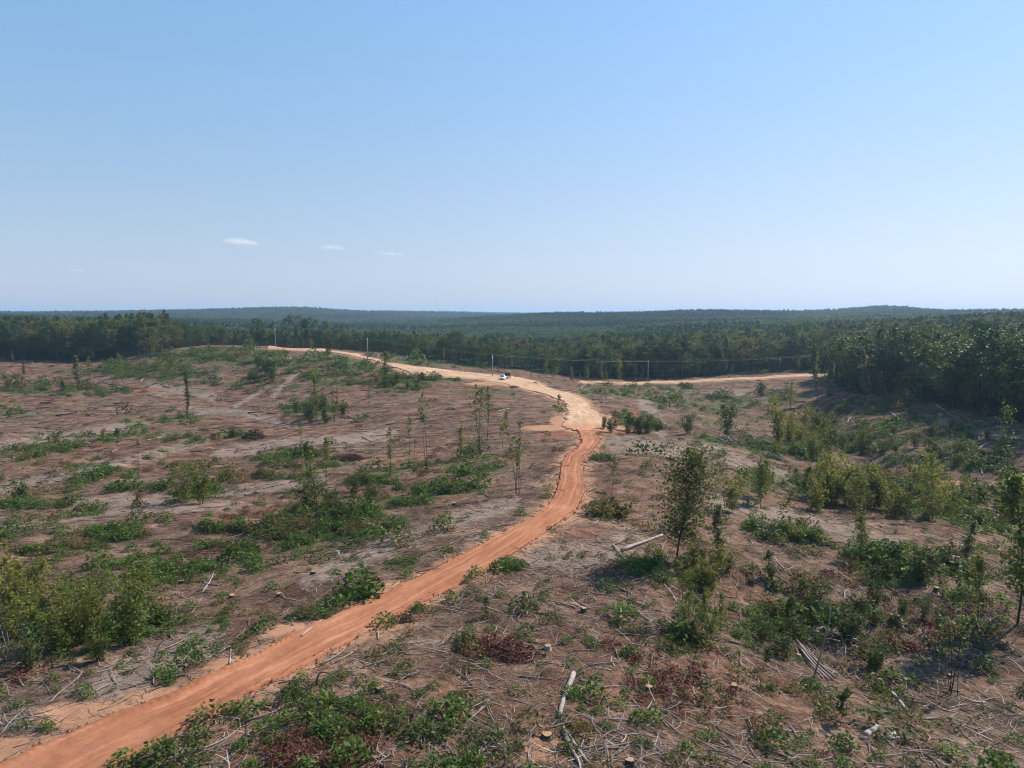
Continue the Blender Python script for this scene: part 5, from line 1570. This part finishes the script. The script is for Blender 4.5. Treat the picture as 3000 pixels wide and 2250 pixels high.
for k in range(len(heads) - 1):
    (a, ha), (b, hb) = heads[k], heads[k + 1]
    t = thing('power_line', ('wires strung between the first two hilltop poles', 'wires crossing the hilltop road to the third pole', 'wires running down the road to the pole by the truck',
         'long wires sagging from the truck pole to the lane pole', 'wires running along the dark woods from the lane pole')[k], 'power line', a, 0, 'wires between the utility poles')
    for off, dz in ((-.8, -.36), (.8, -.36), (0, .27)):
        s = np.linspace(0, 1, 15)
        A_ = np.array([0, off, ha + dz]); B_ = np.array(b - a) + [0, off, hb + dz]
        P_ = A_[None] * (1 - s)[:, None] + B_[None] * s[:, None]
        P_[:, 2] -= 4 * s * (1 - s) * (.010 * (b - a).length)
        add('wire', MB().tube(P_, .016, 3, False).mesh('wire', M['wire']), t)

# ------------------------------------------------------------------ the white truck and its black trailer
M['white_paint'] = plain('white_paint', (.80, .80, .79), .25, 0, .5, 0, 3, .6)
M['black_paint'] = plain('black_paint', (.014, .014, .016), .35)
M['tarp'] = plain('black_tarp', (.02, .02, .022), .8, 0, .2, .3, 2)
M['glass'] = plain('tinted_glass', (.02, .025, .03), .06, 0, .8)
M['chrome'] = plain('chrome', (.55, .55, .56), .2, 1.0)
M['rubber'] = plain('tyre_rubber', (.022, .021, .02), .85)
M['lamp'] = plain('headlamp_glass', (.75, .75, .72), .1)
M['amber'] = plain('tail_lamp', (.35, .02, .015), .3)

def wheel(parent, x, y, r=.40, w=.26, name='wheel'):
    o = add(name, None or MB().tube([(0, -w / 2, 0), (0, w / 2, 0)], [r * .6, r * .6], 16).mesh('hub', M['chrome'], True), parent)
    o.location = (x, y, r)
    n = 20; a = np.arange(n) * 2 * math.pi / n
    rings = [(r * .58, -w / 2), (r * .94, -w / 2), (r, -w * .32), (r, w * .32), (r * .94, w / 2), (r * .58, w / 2)]
    V = np.concatenate([np.stack([np.cos(a) * q, 0 * a + s, np.sin(a) * q], 1) for q, s in rings])
    i = np.arange(5)[:, None] * n; j = np.arange(n)[None, :]; j2 = (j + 1) % n
    add('tyre', MB().add(V, f4=np.stack([i + j, i + n + j, i + n + j2, i + j2], -1).reshape(-1, 4)).mesh('tyre', M['rubber'], True), o)

def loft(sections, mat, name, smooth=False, mats=None):
    """sections: list of (x, [(y, z), ...]) closed outlines"""
    n = len(sections[0][1]); V = np.array([(x, y, z) for x, o in sections for y, z in o])
    k = len(sections)
    i = np.arange(k - 1)[:, None] * n; j = np.arange(n)[None, :]; j2 = (j + 1) % n
    q = np.stack([i + j, i + n + j, i + n + j2, i + j2], -1).reshape(-1, 4)
    t = [(0, m, m + 1) for m in range(1, n - 1)] + [((k - 1) * n, (k - 1) * n + m + 1, (k - 1) * n + m) for m in range(1, n - 1)]
    return MB().add(V, t, q).mesh(name, mat, smooth)

def section(hw, z0, z1, bev=.08, top=None):
    top = top if top is not None else hw
    return [(-hw, z0), (hw, z0), (hw + .0, z0 + (z1 - z0) * .55), (top, z1 - bev), (top - bev, z1), (-top + bev, z1), (-top, z1 - bev), (-hw, z0 + (z1 - z0) * .55)]

def build_truck():
    p = at(1473, 1113)
    t = thing('pickup_truck', 'white pickup truck parked on the tan landing facing the camera', 'truck', p + Vector((0, 0, .12)), 0)
    head = math.radians(-101)
    t.rotation_euler = (0, 0, head)
    # local x forward
    add('body', loft([(2.95, section(.82, .55, 1.02)), (2.80, section(.95, .48, 1.12)), (1.35, section(.99, .45, 1.20)), (1.15, section(.99, .45, 1.20)), (-.75, section(1.0, .45, 1.20)),
                      (-.80, section(1.0, .45, 1.20))], M['white_paint'], 'body'), t)
    add('cab', loft([(1.30, section(.90, 1.20, 1.24, .02)), (.62, section(.86, 1.20, 1.86, .07, .72)), (.2, section(.86, 1.20, 1.93, .08, .72)), (-.55, section(.86, 1.20, 1.90, .08, .72)), (-.78, section(.88, 1.20, 1.34, .03, .82))], M['white_paint'], 'cab'), t)
    # glass set proud of the cab
    def quad(name, pts, m='glass', parent=t):
        pts = np.array(pts, float); nrm = np.cross(pts[1] - pts[0], pts[3] - pts[0]); nrm /= np.linalg.norm(nrm)
        V = np.concatenate([pts, pts + nrm * .02])
        return add(name, MB().add(V, f4=[(3, 2, 1, 0), (4, 5, 6, 7), (0, 1, 5, 4), (1, 2, 6, 5), (2, 3, 7, 6), (3, 0, 4, 7)]).mesh(name, M[m]), parent)
    quad('windscreen', [(1.28, -.76, 1.26), (1.28, .76, 1.26), (.68, .64, 1.82), (.68, -.64, 1.82)])
    for s_ in (1, -1):
        a = [(.95, s_ * .885, 1.30), (.60, s_ * .80, 1.76), (-.05, s_ * .80, 1.78), (-.05, s_ * .885, 1.30)]
        quad('side_window', a[::-1] if s_ > 0 else a)
        b = [(-.12, s_ * .885, 1.30), (-.12, s_ * .80, 1.78), (-.52, s_ * .80, 1.74), (-.60, s_ * .885, 1.30)]
        quad('side_window', b[::-1] if s_ > 0 else b)
        m = add('mirror', MB().box((.72, s_ * 1.02 - .09, 1.24), (.82, s_ * 1.02 + .12 * 1, 1.46)).mesh('mirror', M['white_paint']), t)
        add('headlight', MB().box((2.80, s_ * .74 - .17, .86), (2.93, s_ * .74 + .17, 1.04)).mesh('headlight', M['lamp']), t)
        add('tail_light', MB().box((-2.97, s_ * .93 - .06, .80), (-2.935, s_ * .93 + .06, 1.14)).mesh('tail_light', M['amber']), t)
        d = add('door', MB().box((-.02, s_ * 1.0 - .006, .58), (1.05, s_ * 1.0 + .012, 1.17)).mesh('door', M['white_paint']), t)
        add('handle', MB().box((.06, s_ * 1.02 - .02, 1.02), (.24, s_ * 1.02 + .02, 1.06)).mesh('handle', M['chrome']), d)
    g = add('grille', MB().box((2.88, -.54, .74), (2.98, .54, 1.04)).mesh('grille', M['black_paint']), t)
    for k in range(3):
        add('bar', MB().box((2.985, -.52, .78 + .09 * k), (3.0, .52, .81 + .09 * k)).mesh('bar', M['chrome']), g)
    add('front_bumper', MB().box((2.85, -.97, .46), (3.10, .97, .68)).mesh('front_bumper', M['chrome']), t)
    add('rear_bumper', MB().box((-3.08, -.95, .48), (-2.95, .95, .66)).mesh('rear_bumper', M['chrome']), t)
    bed = MB()
    bed.box((-2.93, -1.0, .46), (-.82, 1.0, .74)); bed.box((-2.93, .90, .742), (-.82, 1.0, 1.22)); bed.box((-2.93, -1.0, .742), (-.82, -.90, 1.22)); bed.box((-2.93, -.898, .742), (-2.85, .898, 1.2))
    add('cargo_bed', bed.mesh('cargo_bed', M['white_paint']), t)
    for x in (1.95, -1.85):
        for y in (-.88, .88): wheel(t, x, y)
        add('axle', MB().tube([(x, -.86, .4), (x, .86, .4)], [.06, .06], 6).mesh('axle', M['black_paint']), t)
    # trailer in line behind, hitched
    f = Vector((math.cos(head), math.sin(head), 0))
    q = p - f * 7.2 + Vector((.45, 0, 0)); q.z = float(height(q.x, q.y)) + .14
    r = thing('dump_trailer', 'black high sided trailer hitched behind the white truck', 'trailer', q, head + math.radians(10))
    bx = MB()
    bx.box((-2.2, -1.05, .85), (2.2, 1.05, .95)); bx.box((-2.2, .99, .952), (2.2, 1.05, 2.15)); bx.box((-2.2, -1.05, .952), (2.2, -.99, 2.15)); bx.box((2.14, -.988, .952), (2.2, .988, 2.35)); bx.box((-2.2, -.988, .952), (-2.14, .988, 2.1))
    add('box', bx.mesh('box', M['black_paint']), r)
    for s_ in (-1, 1):
        for k in range(6):
            add('rib', MB().box((-2.0 + k * .78, s_ * 1.08 - .03, .86), (-1.92 + k * .78, s_ * 1.08 + .03, 2.14)).mesh('rib', M['black_paint']), r)
        add('fender', MB().box((-1.15, s_ * 1.20 - .15, .82), (1.0, s_ * 1.20 + .12, .87)).mesh('fender', M['black_paint']), r)
        for x in (-.5, .42): wheel(r, x, s_ * 1.18, .36, .22)
    add('tarp', loft([(-2.1, section(.95, 2.16, 2.22, .02)), (0, section(.95, 2.16, 2.42, .1, .7)), (2.1, section(.95, 2.16, 2.36, .06, .8))], M['tarp'], 'tarp'), r)
    fr = MB(); fr.box((2.2, -.5, .62), (3.4, -.42, .74)); fr.box((2.2, .42, .62), (3.4, .5, .74)); fr.box((3.4, -.06, .60), (4.25, .06, .72)); fr.box((-2.2, -.8, .66), (2.2, -.7, .846)); fr.box((-2.2, .7, .66), (2.2, .8, .846)); fr.box((3.36, -.5, .604), (3.44, .5, .742))
    add('tongue', fr.mesh('tongue', M['black_paint']), r)
    add('tool_box', MB().box((2.45, -.40, .75), (2.95, .40, 1.2)).mesh('tool_box', M['white_paint']), r)
build_truck()

# two thin radio masts far off on the skyline
for u, v, h, lab in ((1282, 914, 90, 'thin radio mast on the far ridge, clearer of the two'), (1357, 914, 80, 'fainter radio mast on the far ridge')):
    dx, dy, dz = ray(u, 912.0); D = 5200.0
    x_, y_ = dx * D, dy * D; z_ = float(height0(x_, y_))
    t = thing('radio_mast', lab, 'mast', (x_, y_, z_))
    mb = MB()
    for k in range(3):
        a = k * 2.094
        mb.tube([(1.6 * math.cos(a), 1.6 * math.sin(a), 0), (1.6 * math.cos(a), 1.6 * math.sin(a), h)], .28, 4)
    for k in range(int(h / 4)):
        for a in range(3):
            a0, a1 = a * 2.094, (a + 1) * 2.094
            mb.tube([(1.6 * math.cos(a0), 1.6 * math.sin(a0), k * 4), (1.6 * math.cos(a1), 1.6 * math.sin(a1), k * 4 + 4)], .14, 3, False)
    add('lattice', mb.mesh('lattice', M['steel']), t)

# small fair weather clouds, many thin wisps each
def build_clouds():
    m, nt, out = new_mat('cloud_wisps'); k = NT(nt)
    d = k.n('ShaderNodeBsdfDiffuse'); d.inputs[0].default_value = (.93, .93, .94, 1)
    t = k.n('ShaderNodeBsdfTranslucent'); t.inputs[0].default_value = (.93, .93, .94, 1)
    x = k.n('ShaderNodeMixShader'); x.inputs[0].default_value = .5
    k.l(d.outputs[0], x.inputs[1]); k.l(t.outputs[0], x.inputs[2]); k.l(x.outputs[0], out.inputs[0])
    D = 12000.0
    for u, v, w, h, n, lab in ((706, 713, 44, 15, 3600, 'brightest small white cloud low in the sky'), (977, 727, 32, 11, 1100, 'second small faint cloud low in the sky'),
                            (1140, 745, 40, 8, 700, 'faintest wisp of cloud nearest the middle of the sky'), (212, 793, 30, 6, 250, 'tiny low wisp of cloud over the hill woods')):
        rng = np.random.default_rng(int(u))
        dx, dy, dz = ray(u, v); c = Vector((dx, dy, dz)) * D
        px = D / FPX
        q = rng.normal(size=(n, 3))
        lob = rng.choice([-.6, -.1, .35], n, p=[.35, .4, .25])
        P_ = np.stack([(lob + q[:, 0] * .30) * w * px, q[:, 1] * .4 * w * px, (q[:, 2] * .40 * (1 - .35 * np.abs(lob)) + (lob < 0) * .2) * h * px], 1)
        tail = rng.random(n) < .18
        P_[tail, 0] = (rng.uniform(.2, 1.0, tail.sum())) * w * px; P_[tail, 2] *= .35
        vv, ff = leaf_quads(P_, rng.uniform(3, 6.5, n), rng, .2, .8)
        o = add('cloud', MB().add(vv, f4=ff).mesh('cloud', m)); o.location = c
        tag(o, lab, 'cloud', 'small clouds')
build_clouds()
